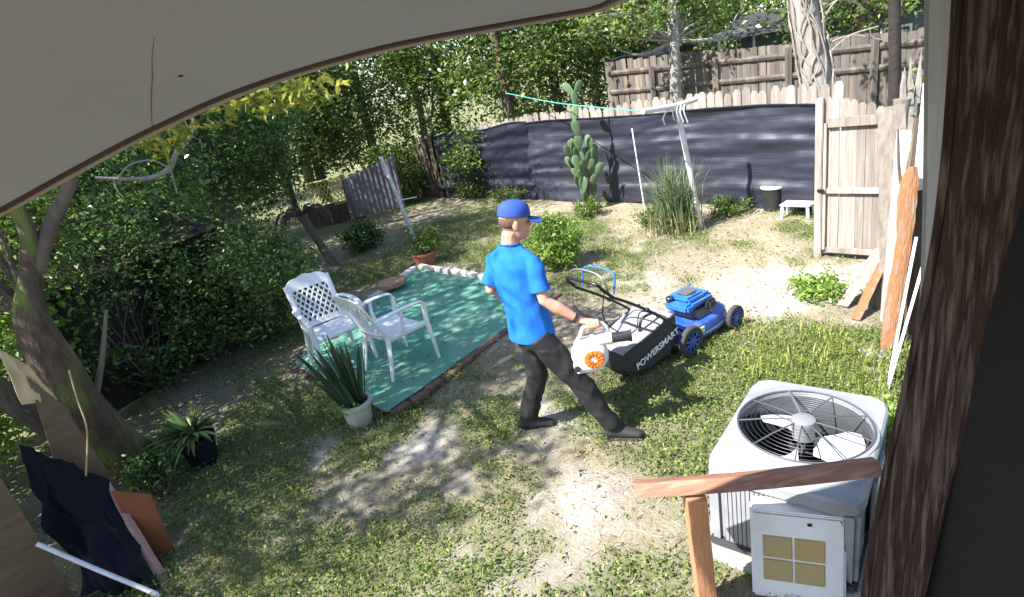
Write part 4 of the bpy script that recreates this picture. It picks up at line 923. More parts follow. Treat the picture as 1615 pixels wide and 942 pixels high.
MB().tube(spline([(.12, .06, 2.32), (.02, 0, 2.42), (-.14, -.08, 2.42), (-.26, -.14, 2.33)], 5), .009, 6).build('limb', BARKP, bb, 60)
MB().tube(spline([(.13, .06, 2.32), (.12, .05, 2.2), (.11, .04, 2.08)], 4), .008, 6).build('limb', BARKP, bb, 60)
MB().tube(spline([(-.3, -.15, 2.33), (-.3, -.16, 2.24), (-.28, -.15, 2.15)], 4), .008, 6).build('limb', BARKP, bb, 60)
MB().tube(spline([(.36, .19, 2.57), (.36, .2, 2.68), (.33, .2, 2.8)], 4), .007, 6).build('limb', BARKP, bb, 60)
# trees shading the yard from the left, out past the boundary
for i, (x, y, h, lb) in enumerate(((-6.3, 4.8, 6.9, 'tall loose tree outside the left boundary, nearest the shed'), (-6.6, 8.6, 5.8, 'tall loose tree outside the left boundary, behind the evergreens'), (-6.0, 12.6, 5.8, 'tall loose tree beyond the yellow lattice'))):
    tree('boundary_tree', lb, (x, y), [(0, 0, -.05), (.1, 0, 2), (.2, .1, h)], [.17, .13, .07], [((.3, 0, h), (1.9, 1.8, 1.6), 52 if i == 0 else 72, 50, .26)]+([] if i == 0 else [((.2, -.2, 2.2), (1.3, 1.3, 1.2), 60, 40, .24)]), .12, LEAFB, BARK, 10, group='trees outside the left boundary')
# back row: three kinds, copied with their parts
def proto(name, h, cr, clumps, per, leaf, m):
    return tree(name, 'x', (0, 0), [(0, 0, -.05), (.1, .05, h*.3), (.05, 0, h*.6), (0, 0, h*.85)], [.16, .13, .1, .05],
                [((0, 0, h*.66), (cr, cr, h*.36), clumps, per, .36), ((.1, -.2, h*.32), (cr*.75, cr*.7, h*.22), clumps//3, per, .34)], leaf, m, BARK, 18)
prot = [proto('back_tree', 6.2, 2.0, 85, 60, .15, LEAFB), proto('back_tree', 7.2, 2.3, 95, 60, .16, LEAFG), proto('back_tree', 5.4, 1.9, 80, 60, .14, LEAFB)]
spots = [(-3.1, 17.6, 0, 'behind the brown board fence'), (-1.0, 18.3, 1, 'behind the left end of the creased sheeting'), (.9, 16.6, 2, 'behind the bend in the sheeting'), (2.6, 18.2, 0, 'just left of the neighbour fence'), (-5.6, 16.4, 1, 'far back behind the yellow lattice'),
         (4.9, 16.9, 2, 'right behind the neighbour fence'), (9.4, 14.6, 2, 'before the neighbouring house wall'), (4.6, 19.6, 2, 'over the left end of the neighbour fence'), (6.4, 21.5, 1, 'behind the metal carport'), (9.5, 21.5, 0, 'behind the neighbouring house, left side'), (13.0, 19.5, 1, 'behind the neighbouring house, right side'), (-8.5, 13.5, 0, 'at the far left beyond the evergreens'),
         (-8.8, 8.4, 2, 'leftmost, seen through the gaps by the mossy tree'), (-2.2, 23.5, 1, 'in the second row behind the brown boards'), (1.6, 23.5, 1, 'in the second row behind the sheeting bend'), (-6.6, 22.0, 0, 'in the second row beyond the lattice'), (5.2, 26, 1, 'in the second row behind the carport'), (-9.5, 19, 1, 'in the second row at the far left'), (11, 27, 1, 'in the second row behind the house')]
first = {}
for i, (x, y, k, lb) in enumerate(spots):
    if k not in first: o = prot[k]; first[k] = 1
    else:
        o = prot[k].copy(); C.objects.link(o)
        for chd in prot[k].children: c2 = chd.copy(); C.objects.link(c2); c2.parent = o
    o.location = (x, y, 0); s_ = random.uniform(.88, 1.15); o.scale = (s_*random.uniform(.9, 1.1), s_, s_*random.uniform(.95, 1.1)); o.rotation_euler = (0, 0, random.uniform(0, 6.28))
    tag(o, 'leafy green background tree '+lb, 'tree', 'trees beyond the back fence')
# grey double trunk before the neighbour fence
tree('slender_tree', 'slender grey trunked tree standing before the neighbour fence', (4.3, 12.9), [(0, 0, 0), (.05, 0, 1.6), (.1, .05, 2.6), (.15, .1, 3.6), (.2, .1, 5)], [.13, .12, .11, .09, .06],
     [((-.2, 0, 4.6), (1.3, 1.0, .9), 40, 50, .26), ((-.9, -.2, 3.15), (1.1, .6, .35), 22, 40, .18), ((1.0, .4, 3.2), (1.0, .6, .45), 22, 40, .18)], .12, LEAFB, mat('grey_bark', (.3, .28, .25), (.19, .17, .15), 6, .9, .5, bscale=18, stretch=(2, 2, .5)), 8)
# vine-wrapped trunk
vt = thing('vine_wrapped_tree', 'pale thick trunk wrapped in bare vines behind the gate fence', 'tree', (4.85, 8.15, 0))
MB().tube(spline([(.02, 0, 0), (-.04, .02, 1.2), (-.12, .06, 1.9), (-.24, .14, 2.7), (-.3, .2, 3.8)], 6), [.22-.003*i for i in range(25)], 12).build('trunk', BARKP, vt, 60)
mbv = MB()
for i in range(34):
    a = random.uniform(0, 6.28); pts = []
    for k in range(9):
        z = .9+k*.26+random.uniform(-.05, .05); a += random.uniform(-.8, .8); r = .215-.02*(z-1)+random.uniform(0, .035)
        c0 = Vector((np.interp(z, [0, 1.2, 1.9, 2.7, 3.8], [.02, -.04, -.12, -.24, -.3]), np.interp(z, [0, 1.2, 1.9, 2.7, 3.8], [0, .02, .06, .14, .2]), z))
        pts.append(c0+Vector((math.cos(a)*r, math.sin(a)*r, 0)))
    mbv.tube(spline(pts, 3), random.uniform(.006, .013), 5)
mbv.build('vines', BARKP, vt, 60)
for i in range(5):
    a = Vector((-.15, .02, 1.9+.22*i)); b_ = a+Vector((random.uniform(.4, .9), random.uniform(-.3, .2), random.uniform(-.1, .5)))
    MB().tube(spline([a, a.lerp(b_, .5)+Vector((0, 0, .12)), b_], 5), .011, 5).build('bare_twig', BARKP, vt, 60)
P, cc = clump_points(RNG, (-.3, .3, 4.6), (1.2, 1.2, .8), 40, 44, .24); link('crown', leaf_mesh('crown', P, RNG.uniform(.09, .16, len(P)), LEAFG, RNG), vt)
dt = thing('dark_tree', 'dark slim trunk behind the splintered stump', 'tree', (4.75, 6.55, 0))
MB().tube(spline([(0, 0, 0), (-.03, 0, 1), (-.08, 0, 2), (-.16, .02, 3.2)], 6), [.075-.0012*i for i in range(19)], 9).build('trunk', mat('black_bark', (.035, .028, .025), (.02, .016, .015), 8, .9, .5), dt, 60)
P, cc = clump_points(RNG, (-.1, .2, 4.0), (1.0, 1.0, .7), 34, 44, .22); link('crown', leaf_mesh('crown', P, RNG.uniform(.08, .15, len(P)), LEAFG, RNG), dt)
shrub('fence_vine', 'climbing leafy vine along the top of the creased sheeting', (-.3, 13.9), .75, 1.75, 80, 40, .13, .09, LEAFG, .012, 'vine')
shrub('hedge_shrub', 'bushy shrub right of the splintered stump behind the boards', (5.2, 5.9), .7, 2.3, 90, 40, .14, .08, LEAFG, .015)
shrub('hedge_shrub', 'bushy undergrowth behind the grey metal panel', (-2.3, 15.0), .8, 1.5, 110, 40, .14, .09, LEAFG, .015)
shrub('hedge_shrub', 'low undergrowth in shade under the dark evergreen', (-3.9, 8.9), .8, .9, 110, 40, .12, .07, LEAFD, .012)

# ================================================================ GROUND COVER
def scatter(n, x0, x1, y0, y1, dens, seed):
    g = np.random.default_rng(seed); x = g.uniform(x0, x1, n); y = g.uniform(y0, y1, n)
    keep = (g.random(n) < dens(x, y)) & ~in_quad(x, y, MATQ, .02) & (y > .2*np.abs(x)+1.2)
    keep &= ~((np.abs((x-1.345)*AX.x+(y-2.435)*AX.y) < LX+.05) & (np.abs((x-1.345)*AYv.x+(y-2.435)*AYv.y) < LY+.05))
    x, y = x[keep], y[keep]; return np.stack([x, y, gz(x, y)], 1), g
near = lambda x, y: np.clip(1.2-np.hypot(x, y-2)/13, .2, 1)
# small-leaved weeds
B, g = scatter(420000, -4.2, 4.6, 1.2, 12, lambda x, y: near(x, y)*np.clip((veg(x, y)-.36)*2.8, .02, 1)*np.clip(.3+1.5*vnoise(x, y, 5.5, 61), .1, 1)*.9, 51)
B[:, 2] += g.uniform(.006, .05, len(B))*(.4+veg(B[:, 0], B[:, 1]))
WEED = leafmat('weed_leaf', (.05, .10, .018), (.115, .18, .032), (.29, .34, .08), .35, .65)
o = link('lawn_weeds', leaf_mesh('lawn_weeds', B, g.uniform(.012, .032, len(B)), WEED, g, .6, 1.4)); tag(o, 'small-leaved weeds growing over the yard', 'weeds', None, 'stuff')
# grass blades
B, g = scatter(150000, -4.2, 4.6, 1.2, 12, lambda x, y: near(x, y)*np.clip((veg(x, y)*.8+.7*vnoise(x, y, 4.3, 71)-.62)*2.2, .02, 1)*.7, 52)
GRASS = leafmat('grass_blade', (.07, .115, .02), (.16, .20, .045), (.38, .36, .13), .35, .65)
o = link('lawn_grass', blade_mesh('lawn_grass', B, g.uniform(.03, .085, len(B))*(.6+.7*veg(B[:, 0], B[:, 1])), g.uniform(.2, .95, len(B)), g.uniform(.0016, .0032, len(B)), GRASS, g)); tag(o, 'short uneven grass blades in the yard', 'grass', None, 'stuff')
# dry straw
B, g = scatter(90000, -3.6, 4.6, 1.2, 11, lambda x, y: near(x, y)*np.clip(straw(x, y)*1.3-.2*veg(x, y), .05, 1)*.6, 53)
B[:, 2] += .006
STRAW = leafmat('straw_blade', (.24, .19, .13), (.40, .34, .25), (.58, .52, .42), .2, .7)
o = link('dry_straw', leaf_mesh('dry_straw', B, g.uniform(.04, .10, len(B)), STRAW, g, .06, 2.5, 0, .02)); tag(o, 'dry straw lying on the sandy soil', 'straw', None, 'stuff')
# fallen leaves
B, g = scatter(9000, -4, 4.4, 1.2, 11, lambda x, y: (.2+.5*vnoise(x, y, 1.4, 81))*(1-.75*sandy(x, y)), 54); B[:, 2] += .012
o = link('fallen_leaves', leaf_mesh('fallen_leaves', B, g.uniform(.025, .055, len(B)), leafmat('litter', (.12, .075, .04), (.24, .16, .09), (.42, .33, .22), .1, .8), g, .5, 2.2)); tag(o, 'dry fallen leaves scattered on the ground', 'leaf litter', None, 'stuff')
B, g = scatter(2600, -3.6, 4.4, 1.2, 10, lambda x, y: .3+.3*vnoise(x, y, 1.1, 91), 57); B[:, 2] += .012
o = link('fallen_twigs', leaf_mesh('fallen_twigs', B, g.uniform(.06, .2, len(B)), leafmat('twig', (.09, .065, .045), (.16, .12, .09), (.3, .25, .2), 0, .9), g, .035, 3, 0, .01)); tag(o, 'thin dry twigs lying about the yard', 'twigs', None, 'stuff')
g = np.random.default_rng(58); uv = g.random((170, 2)); B = np.array([tuple(mq(float(u), float(v), .012)) for u, v in uv])
o = link('carpet_leaves', leaf_mesh('carpet_leaves', B, g.uniform(.025, .06, len(B)), leafmat('carpet_litter', (.14, .09, .05), (.26, .2, .1), (.42, .36, .2), .1, .8), g, .45, 2.4)); tag(o, 'dry leaves scattered over the green carpet', 'leaf litter', None, 'stuff')
# taller weed tufts at the right
B, g = scatter(9000, 1.6, 3.3, 2.9, 5.2, lambda x, y: np.clip(veg(x, y)-.45, 0, 1)*1.1*blob(x, y, 2.45, 4.0, 1.1), 55)
o = link('weed_tufts', blade_mesh('weed_tufts', B, g.uniform(.07, .17, len(B)), g.uniform(.2, .9, len(B)), g.uniform(.003, .006, len(B)), leafmat('tuft', (.10, .155, .025), (.21, .26, .05), (.44, .43, .13), .4, .65), g)); tag(o, 'taller weed tufts right of the mower', 'weeds', None, 'stuff')

# ================================================================ LAWN MOWER
BLUE = mat('mower_blue', (.018, .085, .40), (.016, .07, .34), 8, .4, .02, coat=.2, c3=(.14, .14, .13), c3scale=9, c3amt=.5)
BLUEL = mat('engine_blue', (.02, .15, .50), (.02, .125, .43), 8, .4, .02, coat=.2, c3=(.16, .17, .17), c3scale=9, c3amt=.4)
RUBB = mat('tyre_rubber', (.035, .035, .038), (.05, .05, .05), 20, .8, .2)
BAGF = mat('bag_fabric', (.035, .033, .034), (.05, .046, .045), 40, .8, .15)
BAGT = mat('bag_top_fabric', (.27, .26, .27), (.2, .19, .2), 12, .8, .2)
HD = R(32); rgt = Vector((math.sin(HD), -math.cos(HD), 0)); org = Vector((1.46, 4.40, 0))-rgt*.27
mw = thing('lawn_mower', 'blue push lawn mower with a black grass bag standing on the dry grass', 'lawn mower', org, HD)
def wheel(x, y, r, w_, side):
    M = Matrix.Translation((x, y, r)) @ rotm('X', side*PI/2)
    t = MB().lathe([(r*.66, -w_/2), (r*.92, -w_/2), (r, -w_*.3), (r, w_*.3), (r*.92, w_/2), (r*.66, w_/2), (r*.62, 0), (r*.66, -w_/2)], 28, M, False).build('wheel', RUBB, mw, 40)
    rim = MB().lathe([(r*.66, -w_*.3), (r*.68, w_*.42), (r*.60, w_*.40), (r*.57, w_*.1)], 28, M, False)
    rim.lathe([(.004, w_*.55), (r*.2, w_*.52), (r*.24, w_*.3), (r*.24, -w_*.2), (.004, -w_*.2)], 18, M)
    for k in range(9): a = 2*PI*k/9; rim.tube([(r*.2*math.cos(a), r*.2*math.sin(a), w_*.35), (r*.63*math.cos(a), r*.63*math.sin(a), w_*.36)], [(r*.085, .006), (r*.06, .006)], 4, M, ref=(-math.sin(a), math.cos(a), 0))
    rim.build('rim', BLUE, t, 40)
    MB().lathe([(r*.1, -w_*.1), (r*.62, -w_*.1)], 24, M, False).build('hub_plate', mat('hub_dark', (.012, .03, .14), (.01, .02, .1), 5, .6), t)
for sy in (-1, 1): wheel(0, sy*.27, .145, .05, -sy); wheel(.66, sy*.25, .115, .048, -sy)
dk = MB()
deck = [(-.06, -.2), (.05, -.225), (.42, -.225), (.62, -.19), (.72, -.1), (.74, 0), (.72, .1), (.62, .19), (.42, .225), (.05, .225), (-.06, .2)]
def ringd(s, z): return [((x-.33)*s+.33, y*s, z) for x, y in deck]
vs = ringd(1.03, .085)+ringd(1.0, .18)+ringd(.95, .205)+ringd(.7, .225); n = len(deck)
dk.add(vs, [(i*n+k, i*n+(k+1) % n, (i+1)*n+(k+1) % n, (i+1)*n+k) for i in range(3) for k in range(n)]+[tuple(range(3*n, 4*n))]); dk.build('deck', BLUE, mw, 40)
MB().add(ringd(1.02, .105)+ringd(1.035, .125), [(k, (k+1) % n, n+(k+1) % n, n+k) for k in range(n)]).build('deck_skirt_stripe', mat('silver_stripe', (.6, .6, .62), (.5, .5, .52), 6, .4), mw, 40)
MB().bbox((.2, -.226, .16), (.09, .012, .06), .004).build('warning_sticker', mat('yellow_sticker', (.7, .6, .2), (.6, .6, .55), 40, .5), mw)
MB().bbox((.36, 0, .27), (.26, .24, .12), .02).build('engine_block', mat('engine_grey', (.12, .12, .125), (.2, .2, .2), 30, .6, .3, metallic=.4), mw)
for k in range(5): MB().box((.36, -.135, .235+.018*k), (.2, .04, .006)).build('cooling_fin', METAL, mw)
cow = MB().bbox((.34, 0, .375), (.34, .30, .10), .035).bbox((.30, .0, .42), (.24, .24, .05), .022); cow.build('engine_cowl', BLUEL, mw, 50)
MB().bbox((.17, -.02, .36), (.10, .26, .08), .02).build('fuel_tank', BLUEL, mw, 50)
MB().lathe([(.01, .455), (.07, .455), (.085, .445), (.085, .44)], 24, Matrix.Translation((.31, 0, 0))).build('recoil_cover', BLACKP, mw, 40)
for k in range(6): MB().box((.24+.028*k, 0, .458), (.012, .13, .006)).build('cover_fin', mat('fin_grey', (.1, .1, .11), (.14, .14, .15), 9, .5), mw)
MB().lathe([(.035, .40), (.038, .43), (.03, .44), (.005, .44)], 16, Matrix.Translation((.16, .07, 0))).build('fuel_cap', BLACKP, mw, 40)
MB().bbox((.52, .02, .33), (.08, .16, .10), .015).build('muffler', mat('muffler_grey', (.2, .2, .2), (.12, .11, .1), 9, .6, metallic=.6), mw)
MB().bbox((.42, -.17, .33), (.12, .06, .09), .02).build('air_filter', BLACKP, mw)
# bag
bag = []
for (x, yw, z0, z1) in ((-.10, .20, .16, .43), (-.22, .21, .10, .44), (-.45, .21, .07, .37), (-.62, .20, .09, .33), (-.72, .18, .14, .30)):
    bag.append([(x, -yw, z0+.02), (x, -yw*1.02, (z0+z1)/2), (x, -yw, z1), (x, -yw*.5, z1+.006), (x, yw*.5, z1+.006), (x, yw, z1), (x, yw*1.02, (z0+z1)/2), (x, yw, z0+.02), (x, yw*.5, z0), (x, -yw*.5, z0)])
side = []; n = 10
bf_ = [(i*n+k, i*n+(k+1) % n, (i+1)*n+(k+1) % n, (i+1)*n+k) for i in range(4) for k in range(n) if k not in (2, 3, 4)]+[tuple(range(n-1, -1, -1)), tuple(range(4*n, 5*n))]
bg_ = MB().add([p for r_ in bag for p in r_], bf_).build('grass_bag', BAGF, mw, 30)
MB().add([p for r_ in bag for p in r_[2:6]], [(i*4+k, i*4+k+1, (i+1)*4+k+1, (i+1)*4+k) for i in range(4) for k in range(3)]).build('bag_top', BAGT, bg_, 30)
MB().tube(spline([(-.24, -.14, .45), (-.28, -.13, .50), (-.40, -.11, .49), (-.44, -.10, .39)], 5), .012, 6).build('bag_handle', BLACKP, bg_, 50)
for sy in (-1, 1): MB().tube([(-.1, sy*.2, .435), (-.45, sy*.212, .378), (-.72, sy*.185, .305)], .012, 6).build('bag_seam', BLACKP, bg_, 50)
fc = bpy.data.curves.new('logo', 'FONT'); fc.body = 'POWERSMART'; fc.size = .083; fc.extrude = .0008; fc.align_x = 'CENTER'; fc.offset = .0016
fo = bpy.data.objects.new('logo_tmp', fc); SCR.collection.objects.link(fo); SCR.view_layers[0].update(); dg = SCR.view_layers[0].depsgraph
lm = bpy.data.meshes.new_from_object(fo.evaluated_get(dg)); SCR.collection.objects.unlink(fo); TRASH.append(fo)
lm.materials.clear(); lm.materials.append(mat('logo_white', (.8, .8, .8), (.78, .78, .78), 3, .6))
lg = link('bag_lettering', lm, bg_); lg.matrix_local = Matrix.Translation((-.36, -.2245, .205)) @ rotm('Y', R(-13)) @ rotm('X', PI/2)
# handles
for sy in (-1, 1):
    MB().tube(spline([(-.02, sy*.2, .24), (-.30, sy*.2, .50), (-.56, sy*.2, .70), (-.80, sy*.2, .86)], 5), .0125, 8).build('handle_tube', BLACKM, mw, 50)
    MB().lathe([(.02, -.012), (.02, .012)], 10, Matrix.Translation((-.44, sy*.215, .61)) @ rotm('X', PI/2)).build('handle_knob', BLACKP, mw)
MB().tube(spline([(-.78, -.2, .85), (-.86, -.2, .93), (-.90, -.16, .99), (-.92, 0, 1.0), (-.90, .16, .99), (-.86, .2, .93), (-.78, .2, .85)], 5), .0135, 8).build('handle_bar', BLACKM, mw, 50)
MB().tube(spline([(-.80, -.19, .87), (-.84, -.19, 1.0), (-.84, -.10, 1.05), (-.84, .1, 1.05), (-.84, .19, 1.0), (-.80, .19, .87)], 5), .008, 8).build('bail_lever', METAL, mw, 50)
MB().tube(spline([(-.72, -.15, .84), (-.70, -.16, .98), (-.69, -.08, 1.02), (-.69, .1, 1.02), (-.70, .2, .98), (-.72, .2, .84)], 5), .008, 8).build('drive_lever', BLUEL, mw, 50)
MB().tube(spline([(-.86, -.2, .92), (-.95, -.26, .75), (-.82, -.3, .58), (-.62, -.25, .52), (-.5, -.21, .62), (-.2, -.2, .42)], 6), .0045, 6).build('control_cable', BLACKP, mw, 50)
MB().tube(spline([(-.84, .2, .92), (-.9, .12, .74), (-.75, .1, .6), (-.4, .19, .58)], 6), .0045, 6).build('control_cable', BLACKP, mw, 50)

# ================================================================ MAN WITH LEAF BLOWER
scene.collection.children.unlink(C)      # (keeps the remeshing of the figure from re-evaluating the whole yard)
SKIN = mat('skin', (.52, .29, .21), (.46, .24, .17), 9, .55, .05)
SHIRT = mat('blue_shirt', (.018, .15, .56), (.014, .125, .49), 14, .85, .1, bscale=60, spec=.15)
PANTS = mat('black_trousers', (.009, .009, .011), (.015, .015, .017), 12, .75, .15, bscale=70)
man = thing('person', 'man in a blue cap, blue T-shirt and black trousers striding with a leaf blower', 'person', (.27, 3.63, 0))
hip = Vector((.10, 3.66, .90)); nk = Vector((.05, 3.665, 1.53)); hd = Vector((.115, 3.66, 1.665))
tf = Vector((.72, .69, 0)).normalized(); tr_ = Vector((tf.y, -tf.x, 0))          # chest direction, his right
pf = Vector((.95, .05, 0)).normalized(); pr = Vector((pf.y, -pf.x, 0))           # pelvis
hf = Vector((.97, .10, -.18)).normalized()                                       # face direction
chest = Vector((.05, 3.665, 1.342))
rs_, re_, rw_ = chest+tr_*.162+Vector((.02, 0, .06)), Vector((.205, 3.475, 1.16)), Vector((.415, 3.44, .985))
ls_, le_, lw_ = chest-tr_*.162+Vector((-.01, 0, .06)), Vector((-.135, 3.80, 1.19)), Vector((.06, 3.93, 1.05))
rh, rk, ra_ = hip+pr*.085+Vector((.02, 0, -.05)), Vector((.355, 3.52, .49)), Vector((.545, 3.47, .09))
lh, lk, la_ = hip-pr*.085+Vector((0, 0, -.05)), Vector((.075, 3.735, .48)), Vector((-.055, 3.79, .09))
# body (one skin): head, neck, trunk, arms, legs and hands
hm = frame(hd, hf, (-.05, 0, 1)); bd = MB()
bd.ell((-.012, 0, .025), (.098, .077, .098), hm); bd.ell((.025, 0, -.035), (.07, .062, .085), hm); bd.ell((.055, 0, -.082), (.038, .04, .032), hm)
bd.ell((.088, 0, -.02), (.022, .014, .022), hm); bd.tube([hm @ Vector((.08, 0, .03)), hm @ Vector((.104, 0, -.022))], [.008, .013], 8)
bd.ell((.088, 0, -.058), (.012, .024, .009), hm); bd.ell((.072, 0, .028), (.022, .055, .013), hm)
for s_ in (-1, 1): bd.ell((-.008, s_*.077, -.012), (.020, .009, .034), hm)
bd.tube([nk+Vector((0, 0, -.05)), nk+Vector((.02, 0, .06)), hd+Vector((-.005, 0, -.03))], [.066, .060, .058], 12)
bd.tube([hip+Vector((0, 0, -.05)), vl(hip, chest, .5), chest, nk+Vector((0, 0, -.04))], [(.145, .10), (.135, .10), (.165, .11), (.10, .07)], 14, ref=tr_)
for s0, e0, w0 in ((rs_, re_, rw_), (ls_, le_, lw_)):
    bd.tube([s0, vl(s0, e0, .45), e0, vl(e0, w0, .35), vl(e0, w0, .8), w0], [.052, .047, .040, .044, .031, .027], 12)
for h0, k0, a0 in ((rh, rk, ra_), (lh, lk, la_)): bd.tube([h0, vl(h0, k0, .5), k0, vl(k0, a0, .35), a0], [.085, .075, .055, .056, .038], 12)
# right hand gripping the blower handle
gd = Vector((.97, -.02, .05)).normalized(); gp = rw_+Vector((.072, -.012, -.045))            # handle axis, grip point
nrm_ = Vector((0, -1, .25)).normalized()
bd.tube([rw_, rw_+Vector((.035, -.004, -.012)), rw_+Vector((.085, -.008, -.022))], [(.020, .030), (.018, .040), (.014, .038)], 10, ref=(0, 0, 1))
for k in range(4):
    b0 = gp+gd*(-.034+.024*k)+Vector((0, -.014, .030)); r = .0095-.0008*(k == 3)
    bd.tube([b0+Vector((0, .018, .004)), b0+Vector((0, -.012, -.004)), b0+Vector((0, -.022, -.030)), b0+Vector((0, -.006, -.052+.003*k)), b0+Vector((0, .016, -.050+.003*k))], [r*1.1, r*1.05, r, r*.95, r*.8], 8)
tb = rw_+Vector((.03, .012, -.018)); bd.tube([tb, tb+Vector((.035, .028, -.012)), tb+Vector((.066, .024, -.03)), tb+Vector((.082, .006, -.044))], [.014, .0125, .011, .009], 8)
# left hand, relaxed
ld = (lw_-le_).normalized(); bd.tube([lw_, lw_+ld*.09], [(.026, .018), (.038, .014)], 10, ref=(0, 0, 1))
for k in range(4):
    b0 = lw_+ld*.085+Vector((0, .002, .027-.018*k)); L_ = (.06, .068, .064, .05)[k]
    bd.tube([b0, b0+ld*L_*.5+Vector((.004, .0, -.006)), b0+ld*L_*.9+Vector((.012, -.006, -.022))], [.0092, .0085, .007], 8)
bd.tube([lw_+ld*.02+Vector((0, 0, .02)), lw_+ld*.06+Vector((.02, -.02, .028)), lw_+ld*.09+Vector((.026, -.026, .02))], [.012, .011, .009], 8)
def place(me, name, parent):
    inv = rootm(parent).inverted(); me.transform(inv); me.name = name; return link(name, me, parent)
body = place(organic(bd, SKIN, .006, 3), 'body', man)
for s_ in (-1, 1): MB().ell((.087, s_*.030, .008), (.006, .011, .007), hm).build('eye', mat('eye_dark', (.05, .035, .03), (.04, .03, .025), 5, .2), man, 50, True)
# T-shirt
def fold(v, a, f1, seed): return a*mnoise.noise(Vector((v.x*f1, v.y*f1, v.z*f1*.55+seed)))+a*.6*mnoise.noise(Vector((v.x*f1*2.1, v.y*f1*2.1, v.z*f1*1.4+seed)))
st_ = MB()
st_.tube([hip+Vector((-.01, 0, -.06)), hip+Vector((-.01, 0, .04)), vl(hip, chest, .5), chest+Vector((0, 0, -.06)), chest+Vector((0, 0, .05)), chest+Vector((0, 0, .115)), nk+Vector((0, 0, -.03)), nk+Vector((0, 0, .0))],
         [(.182, .150), (.174, .140), (.168, .128), (.182, .130), (.184, .122), (.158, .104), (.098, .080), (.072, .068)], 22, ref=tr_)
for s0, e0 in ((rs_, re_), (ls_, le_)):
    a_ = s0+(chest-s0)*.25
    st_.tube([nk+Vector((0, 0, -.075))+(s0-chest)*.35, s0+Vector((0, 0, .002)), vl(s0, e0, .2), vl(s0, e0, .45), vl(s0, e0, .78)], [.045, .056, .060, .062, .068], 16)
def shirtfold(v):
    q = min(1, max(0, (v.z-.86)/.12))
    return q*(fold(v, .006, 8, 2)+.0055*math.sin(v.z*30+v.x*26+4*mnoise.noise(v*5)))
place(organic(st_, SHIRT, .008, 7, shirtfold), 't_shirt', man)
MB().tube([nk+Vector((0, 0, -.004))+tr_*.071*math.cos(a)+tf*.068*math.sin(a)+Vector((0, 0, -.016*math.sin(a))) for a in [2*PI*i/24 for i in range(24)]], .006, 6, close=True).build('collar', SHIRT, man, 50, True)
# trousers
pt = MB()
pt.tube([hip+Vector((0, 0, -.11)), hip+Vector((0, 0, -.04)), hip+Vector((0, 0, .06))], [(.150, .125), (.160, .122), (.150, .110)], 18, ref=pr)
for h0, k0, a0 in ((rh, rk, ra_), (lh, lk, la_)):
    pt.tube([h0+Vector((0, 0, .02)), vl(h0, k0, .5), k0, vl(k0, a0, .5), vl(k0, a0, .95)], [.098, .092, .078, .076, .072], 16)
place(organic(pt, PANTS, .008, 4, lambda v: (0 if v.z > .8 else 1)*(fold(v, .012, 9, 5)+.004*math.sin(v.z*26+v.x*17+7*mnoise.noise(v*6)))), 'trousers', man)
# boots
def boot(an, dr, pitch):
    M = frame(Vector((an.x, an.y, 0)), dr); M = M @ rotm('Y', pitch)
    u = MB().tube([(-.08, 0, .055), (-.05, 0, .058), (.03, 0, .056), (.11, 0, .045), (.175, 0, .036), (.2, 0, .03)], [(.035, .03), (.052, .044), (.050, .045), (.038, .048), (.030, .043), (.018, .028)], 14, M, ref=(0, 0, 1))
    u.tube([(-.02, 0, .05), (-.012, 0, .15)], [(.055, .048), (.05, .046)], 12, M, ref=(1, 0, 0)); bo = place(organic(u, mat('boot_black', (.02, .019, .02), (.03, .028, .028), 12, .6, .1), .007, 3), 'boot', man)
    MB().prism([(-.10, -.03), (-.04, -.042), (.05, -.04), (.13, -.048), (.19, -.03), (.205, 0), (.19, .03), (.13, .048), (.05, .04), (-.04, .042), (-.10, .03)], .0, .02, M).build('sole', RUBB, bo, None, True)
boot(ra_, Vector((.93, -.30, 0)), 0); boot(la_, Vector((.95, -.1, 0)), R(3))
# cap, hair, wristband
CAPB = mat('cap_blue', (.022, .065, .33), (.018, .054, .28), 14, .8, .1)
cp_ = MB().lathe([(.094, .0), (.101, .004), (.099, .035), (.088, .068), (.062, .092), (.03, .103), (.004, .105)], 28, hm @ Matrix.Translation((-.010, 0, .045)) @ Matrix.Diagonal((1.09, .88, 1, 1)))
cap = cp_.build('cap', CAPB, man, 50, True)
MB().sheet(lambda u, v: (.085+.085*v*math.cos((u-.5)*1.5)**.5, (u-.5)*2*(.078-.012*v), -.006*v-.05*((u-.5)*2)**2*.45), 14, 6, .006, hm @ Matrix.Translation((0, 0, .052)) @ rotm('Y', .10)).build('brim', CAPB, cap, 50, True)
MB().ell((-.010, 0, .151), (.009, .008, .005), hm).build('button', CAPB, cap, 50, True)
hb = MB().ell((-.022, 0, .012), (.091, .0785, .068), hm); place(organic(hb, mat('short_hair', (.09, .055, .035), (.13, .08, .055), 90, .9, .3, bscale=200), .006, 2), 'hair', man)
wp = vl(re_, rw_, .86); wd_ = (rw_-re_).normalized(); wm = frame(wp, (1, 0, 0)); q_ = wd_.to_track_quat('Z', 'Y').to_matrix().to_4x4(); q_.translation = wp
MB().lathe([(.030, -.011), (.034, -.011), (.035, .011), (.031, .011)], 20, q_, False).build('wristband', BLACKP, man, 50, True)

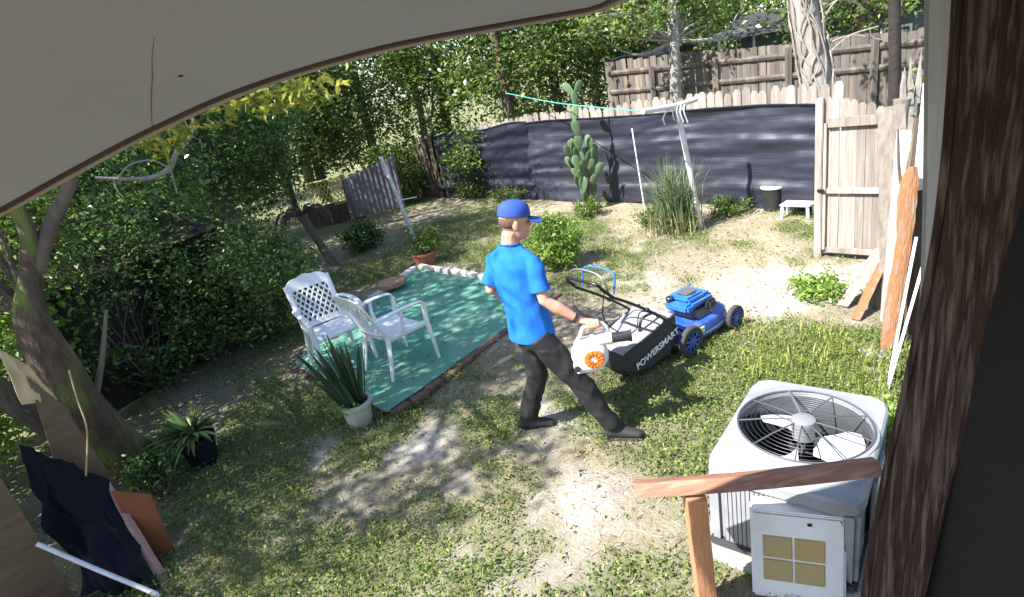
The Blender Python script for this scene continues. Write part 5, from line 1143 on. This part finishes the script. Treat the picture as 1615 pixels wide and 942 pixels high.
# leaf blower
BLW = mat('blower_white', (.66, .67, .68), (.58, .58, .6), 8, .4, .02); BLO = mat('blower_orange', (.75, .19, .02), (.66, .16, .02), 8, .45, .03)
bc = Vector((.445, 3.44, .735)); fwd = Vector((.95, -.18, .10)).normalized()
bw = thing('leaf_blower', 'white and orange handheld leaf blower held by the man', 'leaf blower', (.445, 3.44, .55))
Mb = frame(bc, fwd); sidev = rotm('X', PI/2)                     # local -y faces the camera
MB().lathe([(.02, -.045), (.085, -.045), (.108, -.03), (.115, 0), (.108, .03), (.085, .05), (.06, .062), (.02, .062)], 30, Mb @ Matrix.Translation((0, 0, -.01)) @ sidev @ Matrix.Diagonal((1.1, 1.15, 1.1, 1))).build('fan_housing', BLW, bw, 40, True)
MB().bbox((-.03, .045, .01), (.15, .13, .17), .055, Mb).build('engine_cover', BLW, bw, 50, True)
oc = MB().lathe([(.015, .060), (.03, .074), (.05, .078), (.066, .072), (.07, .060)], 28, Mb @ Matrix.Translation((.025, 0, -.02)) @ sidev).build('intake_cover', BLO, bw, 40, True)
for k in range(12):
    a = 2*PI*k/12; MB().tube([Mb @ Matrix.Translation((.025, 0, -.02)) @ sidev @ Vector((r_*math.cos(a), r_*math.sin(a), .079-.002*(r_ > .04))) for r_ in (.02, .062)], .004, 4).build('cover_slat', mat('orange_dark', (.4, .09, .01), (.35, .08, .01), 5, .6), oc, None, True)
MB().tube([Mb @ Vector(p) for p in ((.03, -.0, .085), (.11, 0, .085), (.17, 0, .08))], [.048, .044, .040], 18).build('outlet_stub', BLW, bw, 50, True)
MB().tube([Mb @ Vector(p) for p in ((.16, 0, .08), (.2, 0, .076), (.27, 0, .07), (.30, 0, .067))], [(.036, .036), (.034, .034), (.034, .034), (.045, .022)], 18).build('blow_tube', BLACKP, bw, 50, True)
hp = [gp-gd*.085+Vector((0, 0, -.05)), gp-gd*.06, gp, gp+gd*.06, gp+gd*.095+Vector((0, 0, -.055)), Mb @ Vector((.10, .01, .10))]
MB().tube(spline([Mb @ Vector((-.08, .02, .08))]+hp, 5), .0135, 10).build('handle', BLW, bw, 50, True)
MB().bbox((-.02, .03, -.115), (.19, .14, .018), .007, Mb).build('foot_plate', BLW, bw, 50, True)
MB().bbox((-.075, .01, -.075), (.10, .13, .07), .02, Mb).build('fuel_tank', mat('tank_translucent', (.72, .72, .7), (.6, .6, .58), 6, .35), bw, 50, True)
MB().lathe([(.02, 0), (.022, .018), (.005, .02)], 14, Mb @ Matrix.Translation((-.1, -.055, -.07)) @ sidev).build('fuel_cap', BLACKP, bw, 50, True)

bpy.data.batch_remove(TRASH+[SCR])
scene.collection.children.link(C)
